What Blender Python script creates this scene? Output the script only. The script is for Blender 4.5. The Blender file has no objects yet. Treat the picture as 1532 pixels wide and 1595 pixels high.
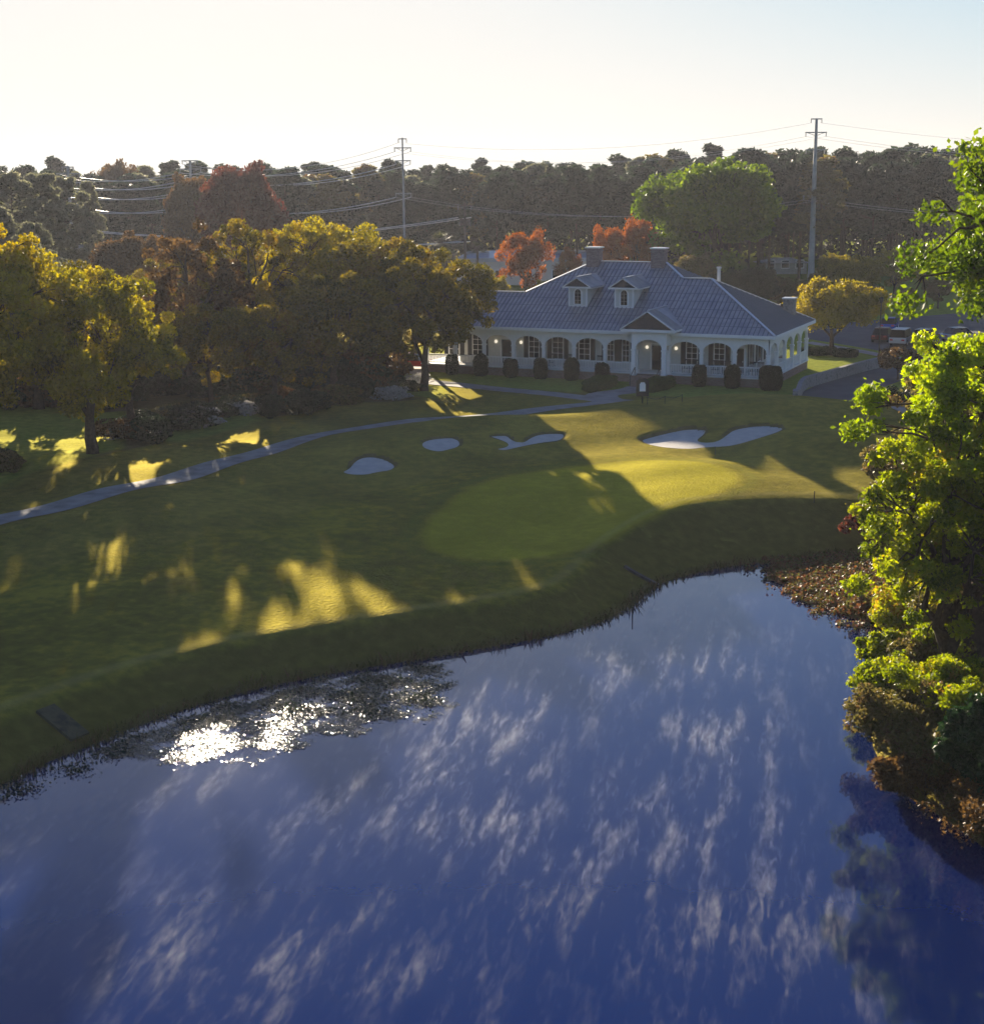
import bpy, bmesh, math, random
import numpy as np
from mathutils import Vector, Matrix
random.seed(7)
SC = bpy.context.scene
COL = SC.collection
R = math.radians

# ------------------------------------------------------------------ camera
FPX, PW, PH = 2400.0, 1532.0, 1595.0
PITCH, ROLL, CH = math.atan(530/FPX), R(0.5), 21.0
_f = np.array([0, math.cos(PITCH), -math.sin(PITCH)])
_r0 = np.array([1.0, 0, 0]); _u0 = np.array([0, math.sin(PITCH), math.cos(PITCH)])
_r = _r0*math.cos(ROLL)-_u0*math.sin(ROLL)
_u = _u0*math.cos(ROLL)+_r0*math.sin(ROLL)
CAMP = np.array([0, 0, CH])
cam = bpy.data.cameras.new('camera'); camo = bpy.data.objects.new('camera', cam); COL.objects.link(camo)
cam.sensor_fit = 'HORIZONTAL'; cam.sensor_width = 36; cam.lens = 36*FPX/PW
cam.clip_start = 0.5; cam.clip_end = 6000
m = Matrix(((_r[0], _u[0], -_f[0], 0), (_r[1], _u[1], -_f[1], 0), (_r[2], _u[2], -_f[2], CH), (0, 0, 0, 1)))
camo.matrix_world = m
SC.camera = camo

# ------------------------------------------------------------------ light
SUN_AZ, SUN_EL = R(-10.7), R(11.0)      # azimuth from +Y towards +X
w = bpy.data.worlds.new('World'); SC.world = w; w.use_nodes = True
nt = w.node_tree; bg = nt.nodes['Background']
sky = nt.nodes.new('ShaderNodeTexSky'); sky.sky_type = 'NISHITA'; sky.sun_disc = False
sky.sun_elevation = SUN_EL; sky.sun_rotation = SUN_AZ
sky.altitude = 50; sky.air_density = 0.8; sky.dust_density = 0.22; sky.ozone_density = 2.6
wb = nt.nodes.new('ShaderNodeMix'); wb.data_type = 'RGBA'; wb.blend_type = 'MULTIPLY'; wb.inputs[0].default_value = 1; wb.inputs[7].default_value = (1.0, .965, 1.20, 1)   # morning white balance
nt.links.new(sky.outputs[0], wb.inputs[6]); sx = nt.nodes.new('ShaderNodeSeparateColor'); cx_ = nt.nodes.new('ShaderNodeCombineColor'); nt.links.new(wb.outputs[2], sx.inputs[0])
def _m(op, a, b):
    q = nt.nodes.new('ShaderNodeMath'); q.operation = op
    for i, v in enumerate((a, b)):
        if isinstance(v, (int, float)): q.inputs[i].default_value = v
        else: nt.links.new(v, q.inputs[i])
    return q.outputs[0]
for i_, K_ in enumerate((6.6, 6.38, 5.95)):           # the glow round the low sun levels off in thin haze
    c_ = sx.outputs[i_]; nt.links.new(_m('DIVIDE', c_, _m('POWER', _m('ADD', _m('POWER', _m('DIVIDE', c_, K_), 3.0), 1.0), 1/3)), cx_.inputs[i_])
nt.links.new(cx_.outputs[0], bg.inputs[0]); bg.inputs[1].default_value = 0.05
sd_ = bpy.data.lights.new('sun', 'SUN'); so = bpy.data.objects.new('sun', sd_); COL.objects.link(so)
sd_.energy = 5.0; sd_.angle = R(0.5); sd_.color = (1.0, 0.86, 0.66)
sv = Vector((math.sin(SUN_AZ)*math.cos(SUN_EL), math.cos(SUN_AZ)*math.cos(SUN_EL), math.sin(SUN_EL)))
so.rotation_euler = sv.to_track_quat('Z', 'Y').to_euler()
so.location = (0, 0, 60)
SC.view_settings.view_transform = 'Standard'; SC.view_settings.look = 'None'
SC.view_settings.exposure = 1.62; SC.view_settings.gamma = 1
SC.cycles.max_bounces = 6; SC.cycles.diffuse_bounces = 3; SC.cycles.glossy_bounces = 3
SC.cycles.transmission_bounces = 3; SC.cycles.volume_bounces = 0; SC.cycles.transparent_max_bounces = 8
SC.cycles.caustics_reflective = False; SC.cycles.caustics_refractive = False

# ------------------------------------------------------------------ maths helpers
def ray(px, py): return _f+_r*(px-PW/2)/FPX+_u*(PH/2-py)/FPX
def G(px, py, z=0.0):
    d = ray(px, py); return CAMP+d*((z-CH)/d[2])
def sst(t):
    t = np.clip(t, 0, 1); return t*t*(3-2*t)
def sdist(poly, X, Y):
    """signed distance, negative inside"""
    P = np.array(poly, float)[:, :2]; Q = np.roll(P, -1, 0)
    best = np.full(X.shape, 1e18); ins = np.zeros(X.shape, bool)
    for (ax, ay), (bx, by) in zip(P, Q):
        dx, dy = bx-ax, by-ay; L = dx*dx+dy*dy+1e-12
        t = np.clip(((X-ax)*dx+(Y-ay)*dy)/L, 0, 1)
        best = np.minimum(best, (X-ax-t*dx)**2+(Y-ay-t*dy)**2)
        c = (ay > Y) != (by > Y)
        xi = ax+(Y-ay)*dx/(dy if abs(dy) > 1e-12 else 1e-12)
        ins ^= c & (X < xi)
    d = np.sqrt(best); return np.where(ins, -d, d)
def smooth_closed(pts, n=3):
    P = np.array(pts, float)
    for _ in range(n):
        Q = np.roll(P, -1, 0); P = np.stack([P*.75+Q*.25, P*.25+Q*.75], 1).reshape(-1, P.shape[1])
    return P
def smooth_open(pts, n=3):
    P = np.array(pts, float)
    for _ in range(n):
        A, B = P[:-1], P[1:]
        M_ = np.stack([A*.75+B*.25, A*.25+B*.75], 1).reshape(-1, P.shape[1])
        P = np.vstack([P[:1], M_, P[-1:]])
    return P
def shrink(poly, d):
    P = np.array(poly); A = np.roll(P, 1, 0); B = np.roll(P, -1, 0); T = B-A; T /= np.linalg.norm(T, axis=1)[:, None]+1e-9
    Nn = np.stack([T[:, 1], -T[:, 0]], 1)
    area = np.sum(P[:, 0]*np.roll(P[:, 1], -1)-np.roll(P[:, 0], -1)*P[:, 1])
    return P-Nn*d*(1 if area > 0 else -1)
def polydist(line, X, Y):
    P = np.array(line, float)[:, :2]; best = np.full(X.shape, 1e18)
    for (ax, ay), (bx, by) in zip(P[:-1], P[1:]):
        dx, dy = bx-ax, by-ay; L = dx*dx+dy*dy+1e-12
        t = np.clip(((X-ax)*dx+(Y-ay)*dy)/L, 0, 1)
        best = np.minimum(best, (X-ax-t*dx)**2+(Y-ay-t*dy)**2)
    return np.sqrt(best)
def px_poly(pts, z): return np.array([G(a, b, z)[:2] for a, b in pts])

# ------------------------------------------------------------------ ground shape
pond_far = [(-140, 1275), (0, 1225), (70, 1188), (150, 1158), (220, 1128), (300, 1100), (400, 1072), (500, 1052), (600, 1035), (700, 1019),
            (800, 1001), (880, 986), (940, 968), (985, 942), (1020, 912), (1070, 895), (1120, 884), (1190, 875), (1260, 868), (1345, 862),
            (1400, 905), (1402, 960), (1385, 1010), (1352, 1060), (1350, 1120), (1362, 1180), (1400, 1232), (1470, 1275), (1532, 1320), (1640, 1420)]
POND = list(px_poly(pond_far, 0.0))
POND += [(19, 33), (26, 20), (34, 0), (30, -40), (-60, -40), (-70, 10), (-52, 34), (-33, 45)]
POND = smooth_closed(POND, 2)
bunk_px = [
    [(527, 735), (540, 728), (548, 716), (562, 708), (585, 707), (606, 713), (621, 724), (612, 732), (590, 735), (572, 740), (545, 740)],
    [(652, 694), (655, 686), (672, 681), (700, 678), (716, 682), (721, 690), (716, 696), (704, 700), (685, 705), (664, 701)],
    [(757, 678), (775, 676), (792, 676), (800, 684), (812, 688), (822, 680), (836, 674), (862, 672), (880, 673), (883, 679), (874, 686), (850, 689),
     (828, 693), (806, 698), (785, 703), (766, 699), (786, 695), (788, 690), (775, 684)],
    [(992, 683), (1010, 677), (1040, 669), (1070, 663), (1104, 664), (1100, 674), (1088, 683), (1096, 687), (1114, 686), (1128, 675), (1138, 666), (1165, 660),
     (1195, 658), (1226, 663), (1215, 671), (1190, 680), (1160, 690), (1135, 696), (1100, 697), (1075, 700), (1040, 698), (1010, 692)]]
BUNK = []
GREEN = smooth_closed(px_poly([(655, 815), (680, 785), (730, 757), (800, 738), (870, 727), (950, 721), (1040, 720), (1110, 727), (1152, 742), (1150, 758),
                               (1105, 775), (1050, 790), (985, 812), (930, 835), (860, 848), (770, 855), (700, 848), (660, 835)], 2.2), 2)
PATH = smooth_open(px_poly([(-120, 845), (0, 810), (90, 792), (200, 764), (300, 736), (400, 708), (470, 689), (550, 672), (640, 661), (720, 652), (800, 645),
                            (870, 638), (930, 633), (975, 627)], 2.3), 2)
WALK = smooth_open(px_poly([(640, 592), (735, 603), (790, 609), (850, 614), (905, 621), (950, 628)], 2.35), 2)
BPX = [G(575, 700, 2.5), G(690, 672, 2.5), G(825, 666, 2.5)]
mnd = G(1195, 619, 3.8); mnd2 = G(1330, 690, 2.8); mnd3 = G(985, 652, 2.6); mnd4 = G(820, 662, 2.5)
HC = G(1197, 605, 2.4)                       # front right corner of the clubhouse porch
TH = R(24); EX = np.array([math.cos(TH), -math.sin(TH), 0]); EY = np.array([math.sin(TH), math.cos(TH), 0])

def hgt(X, Y, bunk=True):
    X = np.asarray(X, float); Y = np.asarray(Y, float)
    D = sdist(POND, X, Y)
    k = sst((X-3)/9)
    Hb = 1.35+0.75*k; Wb = 3.2+3.6*k
    t = np.clip(D/Wb, 0, 1)
    t2 = D/Wb; z = Hb*np.where(t2 < .86, t2/.93, 1-np.clip(1.14-t2, 0, .28)**2*.96)
    z = z+(2.4-Hb)*sst((D-Wb)/32)
    near = sst((D-Wb*.7)/10)*(1-sst((Y-112)/20)*sst((X+12)/10))
    z = z+near*(0.14*np.sin(X*.21+Y*.13+1)+0.10*np.sin(X*.09-Y*.33)+0.06*np.sin(X*.47+Y*.41)+.05*np.sin(Y*.9-X*.35))
    gd = sdist(GREEN, X, Y)
    z = z+0.22*sst(1-gd/5.0)*sst((D-1)/4)
    def g(c, a, sx, sy, rot=0):
        u = (X-c[0])*math.cos(rot)+(Y-c[1])*math.sin(rot); v = -(X-c[0])*math.sin(rot)+(Y-c[1])*math.cos(rot)
        return a*np.exp(-(u/sx)**2-(v/sy)**2)
    u = (X-mnd[0])-.12*(Y-mnd[1]); v = Y-mnd[1]+.12*(X-mnd[0])
    z = z+1.5*np.exp(-(u/11.5)**2-(v/np.where(v < 0, 13.0, 5.5))**2)*1.0
    for b in BPX: z = z+.5*np.exp(-((X-b[0])/5.0)**2-((Y-b[1])/np.where(Y < b[1], 6.5, 3.5))**2)
    z = z+g(mnd2, .7, 5, 2.6, .3)+g(mnd3, .45, 5.5, 3.2)+g(mnd4, .3, 6, 3)
    if bunk:
        for b, dp in zip(BUNK, (.22, .20, .18, .28)):
            bd = sdist(b, X, Y)
            y0, y1 = b[:, 1].min(), b[:, 1].max(); tt = np.clip((Y-y0)/(y1-y0), 0, 1)
            z = z-dp*sst(-bd/.45)*(.2+.8*tt)
    pd = polydist(PATH, X, Y); z = z-0.04*sst(1-(pd-1.2)/.7)
    z = np.where(D < 0, np.maximum(-1.5, D*.45), z)
    return z
def march(px, py, bunk=True):
    """first point of the ground met by the ray through that pixel"""
    d = ray(px, py); lo = G(px, py, 5.2)[1]; hi = G(px, py, -0.3)[1]
    if d[2] > -.01 or hi > 400: return G(px, py, 2.3)
    yy = np.linspace(lo, hi, 400); P = CAMP[None]+d[None]*(yy/d[1])[:, None]
    below = P[:, 2] < hgt(P[:, 0], P[:, 1], bunk); i = int(np.argmax(below)); 
    if i == 0: return P[-1]
    a = P[i-1, 2]-hgt(P[i-1:i, 0], P[i-1:i, 1], bunk)[0]; b = P[i, 2]-hgt(P[i:i+1, 0], P[i:i+1, 1], bunk)[0]
    return P[i-1]+(P[i]-P[i-1])*(a/(a-b+1e-12))
def drape(pts):
    return np.array([march(a, b, False)[:2] for a, b in pts])
BUNK = [shrink(smooth_closed(drape(b), 2), -.16) for b in bunk_px]
def hz(x, y): return float(hgt(np.array([x]), np.array([y]))[0])
def GH(px, py):
    p = march(px, py); return np.array([p[0], p[1], hz(p[0], p[1])])
def AT(px, dist):
    """ground point seen in column px at that distance"""
    y0, y1 = 240., 1500.
    for _ in range(40):
        ym = (y0+y1)/2
        d = ray(px, ym)
        p = G(px, ym, 2.2) if d[2] < -1e-3 else np.array([0, 1e9, 0])
        if p[1] > dist: y0 = ym
        else: y1 = ym
    p = G(px, y1, 2.2); return np.array([p[0], p[1], hz(p[0], p[1])])
def ztop(py, dist, px=766):
    d = ray(px, py); return CH+d[2]*dist/d[1]

# ------------------------------------------------------------------ object helpers
def tag(o, label=None, cat=None, group=None, kind=None):
    if label: o['label'] = label
    if cat: o['category'] = cat
    if group: o['group'] = group
    if kind: o['kind'] = kind
    return o
def empty(name, loc=(0, 0, 0), rz=0, **kw):
    o = bpy.data.objects.new(name, None); COL.objects.link(o); o.location = loc; o.rotation_euler = (0, 0, rz)
    o.empty_display_size = .2
    return tag(o, **kw)
def mesh_np(name, V, F, mats=None, attr=None, smooth=False):
    V = np.asarray(V, np.float32); F = np.asarray(F, np.int32); k = F.shape[1]
    me = bpy.data.meshes.new(name)
    me.vertices.add(len(V)); me.vertices.foreach_set('co', V.ravel())
    me.loops.add(F.size); me.loops.foreach_set('vertex_index', F.ravel())
    me.polygons.add(len(F)); me.polygons.foreach_set('loop_start', np.arange(0, F.size, k, dtype=np.int32))
    if smooth: me.polygons.foreach_set('use_smooth', np.ones(len(F), bool))
    if attr:
        for an, av in attr.items():
            av = np.asarray(av, np.float32)
            if av.ndim == 1:
                a = me.attributes.new(an, 'FLOAT', 'POINT'); a.data.foreach_set('value', av)
            else:
                a = me.attributes.new(an, 'FLOAT_COLOR', 'POINT'); a.data.foreach_set('color', av.ravel())
    me.update(calc_edges=True)
    if mats: me.materials.append(mats)
    return me
def link(name, me, parent=None, loc=None):
    o = bpy.data.objects.new(name, me); COL.objects.link(o)
    if parent: o.parent = parent
    if loc is not None: o.location = loc
    return o
class MB:
    def __init__(s): s.v = []; s.f = []
    def add(s, vs, fs):
        n = len(s.v); s.v += [tuple(map(float, v)) for v in vs]; s.f += [tuple(i+n for i in f) for f in fs]
    def box(s, x0, x1, y0, y1, z0, z1):
        s.add([(x0, y0, z0), (x1, y0, z0), (x1, y1, z0), (x0, y1, z0), (x0, y0, z1), (x1, y0, z1), (x1, y1, z1), (x0, y1, z1)],
              [(0, 3, 2, 1), (4, 5, 6, 7), (0, 1, 5, 4), (1, 2, 6, 5), (2, 3, 7, 6), (3, 0, 4, 7)])
    def bar(s, a, b, w, h=None, up=(0, 0, 1)):
        h = h or w; a = Vector(a); b = Vector(b); d = (b-a).normalized(); up = Vector(up)
        if abs(d.dot(up)) > .98: up = Vector((0, 1, 0))
        x = d.cross(up).normalized()*w/2; y = x.cross(d).normalized()*h/2
        vs = [a-x-y, a+x-y, a+x+y, a-x+y, b-x-y, b+x-y, b+x+y, b-x+y]
        s.add(vs, [(0, 3, 2, 1), (4, 5, 6, 7), (0, 1, 5, 4), (1, 2, 6, 5), (2, 3, 7, 6), (3, 0, 4, 7)])
    def tube(s, pts, rads, n=8, cap=True):
        P = [Vector(p) for p in pts]; base = len(s.v); vs = []; fs = []
        for i, p in enumerate(P):
            d = (P[min(i+1, len(P)-1)]-P[max(i-1, 0)])
            d = d.normalized() if d.length > 1e-9 else Vector((0, 0, 1))
            a = Vector((0, 0, 1)) if abs(d.z) < .9 else Vector((1, 0, 0))
            x = d.cross(a).normalized(); y = d.cross(x)
            for k in range(n):
                t = 2*math.pi*k/n; vs.append(p+(x*math.cos(t)+y*math.sin(t))*rads[i])
        for i in range(len(P)-1):
            for k in range(n): fs.append((i*n+k, i*n+(k+1) % n, (i+1)*n+(k+1) % n, (i+1)*n+k))
        if cap: fs.append(tuple(range(n-1, -1, -1))); fs.append(tuple((len(P)-1)*n+k for k in range(n)))
        s.add(vs, fs)
    def prism(s, poly, axis, a, b):
        """poly list of 2D points extruded along an axis from a to b"""
        def P(u, v, t): return {'x': (t, u, v), 'y': (u, t, v), 'z': (u, v, t)}[axis]
        n = len(poly); vs = [P(u, v, a) for u, v in poly]+[P(u, v, b) for u, v in poly]
        fs = [tuple(range(n)), tuple(range(2*n-1, n-1, -1))]+[(i, (i+1) % n, n+(i+1) % n, n+i) for i in range(n)]
        s.add(vs, fs)
    def build(s, name, mat, parent=None, smooth=False, loc=None):
        me = bpy.data.meshes.new(name); me.from_pydata(s.v, [], s.f)
        bm = bmesh.new(); bm.from_mesh(me); bmesh.ops.recalc_face_normals(bm, faces=bm.faces); bm.to_mesh(me); bm.free()
        if smooth:
            me.polygons.foreach_set('use_smooth', [True]*len(me.polygons))
        me.materials.append(mat); return link(name, me, parent, loc)
def copy_tree(o, parent=None):
    c = o.copy(); COL.objects.link(c)
    if parent: c.parent = parent
    for ch in list(o.children): copy_tree(ch, c)
    return c

# ------------------------------------------------------------------ materials
def mat(name, col, rough=.8, noise=None, scale=1.0, bump=0, bscale=None, metal=0, spec=.3, coord='Object', detail=4):
    """noise = list of colours blended by fractal noise"""
    m = bpy.data.materials.new(name); m.use_nodes = True; t = m.node_tree; b = t.nodes['Principled BSDF']
    b.inputs['Base Color'].default_value = (*col, 1); b.inputs['Roughness'].default_value = rough
    b.inputs['Metallic'].default_value = metal; b.inputs['Specular IOR Level'].default_value = spec
    tc = t.nodes.new('ShaderNodeTexCoord')
    if noise:
        n = t.nodes.new('ShaderNodeTexNoise'); n.inputs['Scale'].default_value = scale; n.inputs['Detail'].default_value = detail
        t.links.new(tc.outputs[coord], n.inputs['Vector'])
        r = t.nodes.new('ShaderNodeValToRGB'); cs = [col]+list(noise)
        r.color_ramp.elements[0].position = .32; r.color_ramp.elements[1].position = .68
        while len(r.color_ramp.elements) < len(cs): r.color_ramp.elements.new(.5)
        for i, c in enumerate(cs):
            r.color_ramp.elements[i].position = .32+.36*i/(len(cs)-1); r.color_ramp.elements[i].color = (*c, 1)
        t.links.new(n.outputs['Fac'], r.inputs[0]); t.links.new(r.outputs[0], b.inputs['Base Color'])
    if bump:
        n2 = t.nodes.new('ShaderNodeTexNoise'); n2.inputs['Scale'].default_value = bscale or scale*4; n2.inputs['Detail'].default_value = 3
        t.links.new(tc.outputs[coord], n2.inputs['Vector'])
        bp = t.nodes.new('ShaderNodeBump'); bp.inputs['Strength'].default_value = 1; bp.inputs['Distance'].default_value = bump
        t.links.new(n2.outputs['Fac'], bp.inputs['Height']); t.links.new(bp.outputs[0], b.inputs['Normal'])
    return m
def leafmat(name, cols, trans=.45, gloss=.12):
    m = bpy.data.materials.new(name); m.use_nodes = True; t = m.node_tree; b = t.nodes['Principled BSDF']; out = t.nodes['Material Output']
    a = t.nodes.new('ShaderNodeAttribute'); a.attribute_name = 'tint'
    oi = t.nodes.new('ShaderNodeObjectInfo')
    ad = t.nodes.new('ShaderNodeMath'); ad.operation = 'MULTIPLY_ADD'; ad.inputs[1].default_value = .22; ad.inputs[2].default_value = -.11
    t.links.new(oi.outputs['Random'], ad.inputs[0])
    ad2 = t.nodes.new('ShaderNodeMath'); ad2.operation = 'ADD'
    t.links.new(a.outputs['Fac'], ad2.inputs[0]); t.links.new(ad.outputs[0], ad2.inputs[1])
    r = t.nodes.new('ShaderNodeValToRGB')
    while len(r.color_ramp.elements) < len(cols): r.color_ramp.elements.new(.5)
    for i, c in enumerate(cols):
        r.color_ramp.elements[i].position = i/(len(cols)-1); r.color_ramp.elements[i].color = (*c, 1)
    t.links.new(ad2.outputs[0], r.inputs[0]); t.links.new(r.outputs[0], b.inputs['Base Color'])
    b.inputs['Roughness'].default_value = .55; b.inputs['Specular IOR Level'].default_value = gloss
    tr = t.nodes.new('ShaderNodeBsdfTranslucent'); mx = t.nodes.new('ShaderNodeMixShader'); mx.inputs[0].default_value = trans
    hs = t.nodes.new('ShaderNodeHueSaturation'); hs.inputs['Saturation'].default_value = 1.15; hs.inputs['Value'].default_value = 1.35
    t.links.new(r.outputs[0], hs.inputs['Color']); t.links.new(hs.outputs[0], tr.inputs[0])
    t.links.new(b.outputs[0], mx.inputs[1]); t.links.new(tr.outputs[0], mx.inputs[2]); t.links.new(mx.outputs[0], out.inputs[0])
    return m
M = {}
M['bark'] = mat('bark', (.05, .036, .027), .95, [(.10, .072, .052)], 6, .02, 25, spec=.04)
M['pinebark'] = mat('pine_bark', (.05, .034, .026), .95, [(.09, .062, .05)], 5, spec=.04)
M['sand'] = mat('bunker_sand', (.46, .43, .38), .9, [(.58, .54, .47)], 1.5, .03, 9)
M['path'] = mat('path_concrete', (.21, .195, .175), .9, [(.29, .27, .245), (.35, .33, .30)], .9, .006, 30)
M['asphalt'] = mat('asphalt', (.060, .060, .064), .85, [(.085, .085, .088)], .6, .004, 60)
M['white'] = mat('white_paint', (.82, .81, .78), .55, [(.87, .86, .83)], 3)
M['siding'] = mat('siding', (.60, .60, .55), .7, [(.66, .65, .60)], 2)
M['roof'] = mat('metal_roof', (.28, .29, .32), .42, [(.34, .345, .37), (.40, .405, .42)], 1.2, 0, metal=.35, spec=.5)
M['seam'] = mat('roof_seam', (.16, .17, .195), .5, metal=.3)
M['ridge'] = mat('ridge_cap', (.62, .63, .65), .35, metal=.3, spec=.5)
M['glass'] = mat('window_glass', (.006, .007, .009), .18, spec=.25)
M['dark'] = mat('dark_shutter', (.012, .014, .018), .6)
M['black'] = mat('black_metal', (.012, .012, .013), .5)
M['pole'] = mat('pole_steel', (.30, .30, .28), .6, [(.42, .41, .38)], 2)
M['wood'] = mat('pole_wood', (.09, .07, .055), .9, [(.15, .12, .10)], 3)
M['shingle'] = mat('dark_shingle', (.045, .04, .045), .85, [(.075, .065, .07)], 6)
M['stone'] = mat('wall_stone', (.16, .15, .14), .9, [(.28, .26, .24), (.22, .2, .18)], 3, .03, 8)
M['mud'] = mat('damp_mud', (.07, .06, .035), .95, [(.11, .10, .05), (.05, .045, .03)], 2)
M['tan'] = mat('tan_stucco', (.72, .62, .50), .85, [(.78, .68, .56)], .5)
M['palewall'] = mat('pale_wall', (.55, .53, .50), .8, [(.62, .60, .57)], .4)
M['bluroof'] = mat('pale_membrane_roof', (.50, .54, .60), .5, [(.62, .66, .72)], .15)
M['darkroof'] = mat('dark_shingle_roof', (.055, .045, .055), .85, [(.085, .07, .08)], .8)
def brick_mat(name, c1, c2, mor, s):
    m = mat(name, c1, .9); t = m.node_tree; b = t.nodes['Principled BSDF']
    br = t.nodes.new('ShaderNodeTexBrick'); br.inputs['Color1'].default_value = (*c1, 1); br.inputs['Color2'].default_value = (*c2, 1)
    br.inputs['Mortar'].default_value = (*mor, 1); br.inputs['Scale'].default_value = s; br.inputs['Mortar Size'].default_value = .012
    br.inputs['Brick Width'].default_value = .5; br.inputs['Row Height'].default_value = .18
    tc = t.nodes['Texture Coordinate'] if 'Texture Coordinate' in t.nodes else t.nodes.new('ShaderNodeTexCoord')
    sp = t.nodes.new('ShaderNodeSeparateXYZ'); cb = t.nodes.new('ShaderNodeCombineXYZ'); ad = t.nodes.new('ShaderNodeMath')
    t.links.new(tc.outputs['Object'], sp.inputs[0]); t.links.new(sp.outputs[0], ad.inputs[0]); t.links.new(sp.outputs[1], ad.inputs[1])
    t.links.new(ad.outputs[0], cb.inputs[0]); t.links.new(sp.outputs[2], cb.inputs[1])
    t.links.new(cb.outputs[0], br.inputs['Vector']); t.links.new(br.outputs[0], b.inputs['Base Color'])
    return m
M['brick'] = brick_mat('brick', (.22, .12, .09), (.30, .20, .16), (.36, .34, .31), 2.2)
M['oldbrick'] = brick_mat('chimney_brick', (.16, .10, .10), (.25, .19, .18), (.30, .28, .27), 2.2)
lm = bpy.data.materials.new('lit_globe'); lm.use_nodes = True
lm.node_tree.nodes['Principled BSDF'].inputs['Emission Color'].default_value = (1, .88, .68, 1)
lm.node_tree.nodes['Principled BSDF'].inputs['Emission Strength'].default_value = .28
M['globe'] = lm
M['oak'] = leafmat('oak_leaves', [(.055, .055, .012), (.12, .10, .016), (.25, .18, .02), (.17, .085, .018)], .45)
M['yoak'] = leafmat('yellow_oak_leaves', [(.09, .085, .012), (.23, .20, .016), (.42, .33, .02), (.30, .20, .018)], .5)
M['brownleaf'] = leafmat('brown_leaves', [(.06, .04, .018), (.12, .07, .03), (.17, .10, .04)], .4)
M['orange'] = leafmat('orange_leaves', [(.18, .06, .02), (.30, .10, .035), (.34, .15, .05)], .45)
M['redleaf'] = leafmat('dark_red_leaves', [(.08, .025, .02), (.14, .045, .03), (.17, .07, .04)], .4)
M['green'] = leafmat('green_leaves', [(.06, .10, .012), (.13, .19, .02), (.25, .30, .03)], .45)
M['lime'] = leafmat('lime_leaves', [(.09, .13, .012), (.24, .32, .02), (.40, .46, .03), (.44, .40, .05)], .54)
M['ygreen'] = leafmat('yellow_green_leaves', [(.06, .09, .014), (.18, .22, .025), (.33, .36, .04), (.32, .19, .05)], .52)
M['olive'] = leafmat('olive_leaves', [(.06, .06, .02), (.11, .10, .03), (.17, .14, .05), (.16, .09, .05)], .4)
M['myrtle'] = leafmat('golden_leaves', [(.16, .13, .02), (.30, .24, .03), (.42, .32, .05)], .45)
M['pine'] = leafmat('pine_needles', [(.014, .028, .016), (.032, .052, .030), (.068, .088, .052)], .3, .1)
M['lpine'] = leafmat('grey_pine_needles', [(.09, .095, .055), (.16, .165, .10), (.27, .26, .17)], .5, .15)
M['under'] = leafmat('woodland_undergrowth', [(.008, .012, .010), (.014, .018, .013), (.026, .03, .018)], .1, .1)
M['dpine'] = leafmat('dark_pine_needles', [(.012, .03, .012), (.025, .055, .018), (.045, .08, .025)], .25, .2)
M['hedge'] = leafmat('hedge_leaves', [(.012, .022, .010), (.022, .036, .014), (.03, .048, .018)], .2, .2)
M['ghedge'] = leafmat('bright_hedge_leaves', [(.02, .055, .012), (.04, .09, .018), (.06, .11, .022)], .3, .2)
M['palm'] = leafmat('palm_fronds', [(.05, .06, .025), (.09, .10, .04), (.14, .14, .06)], .35)
M['white_tuft'] = leafmat('silvery_tufts', [(.30, .28, .26), (.46, .44, .42), (.58, .56, .54)], .3, .2)
M['marsh'] = leafmat('marsh_plants', [(.06, .07, .02), (.16, .16, .05), (.22, .10, .05), (.12, .06, .04)], .35)

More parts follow.
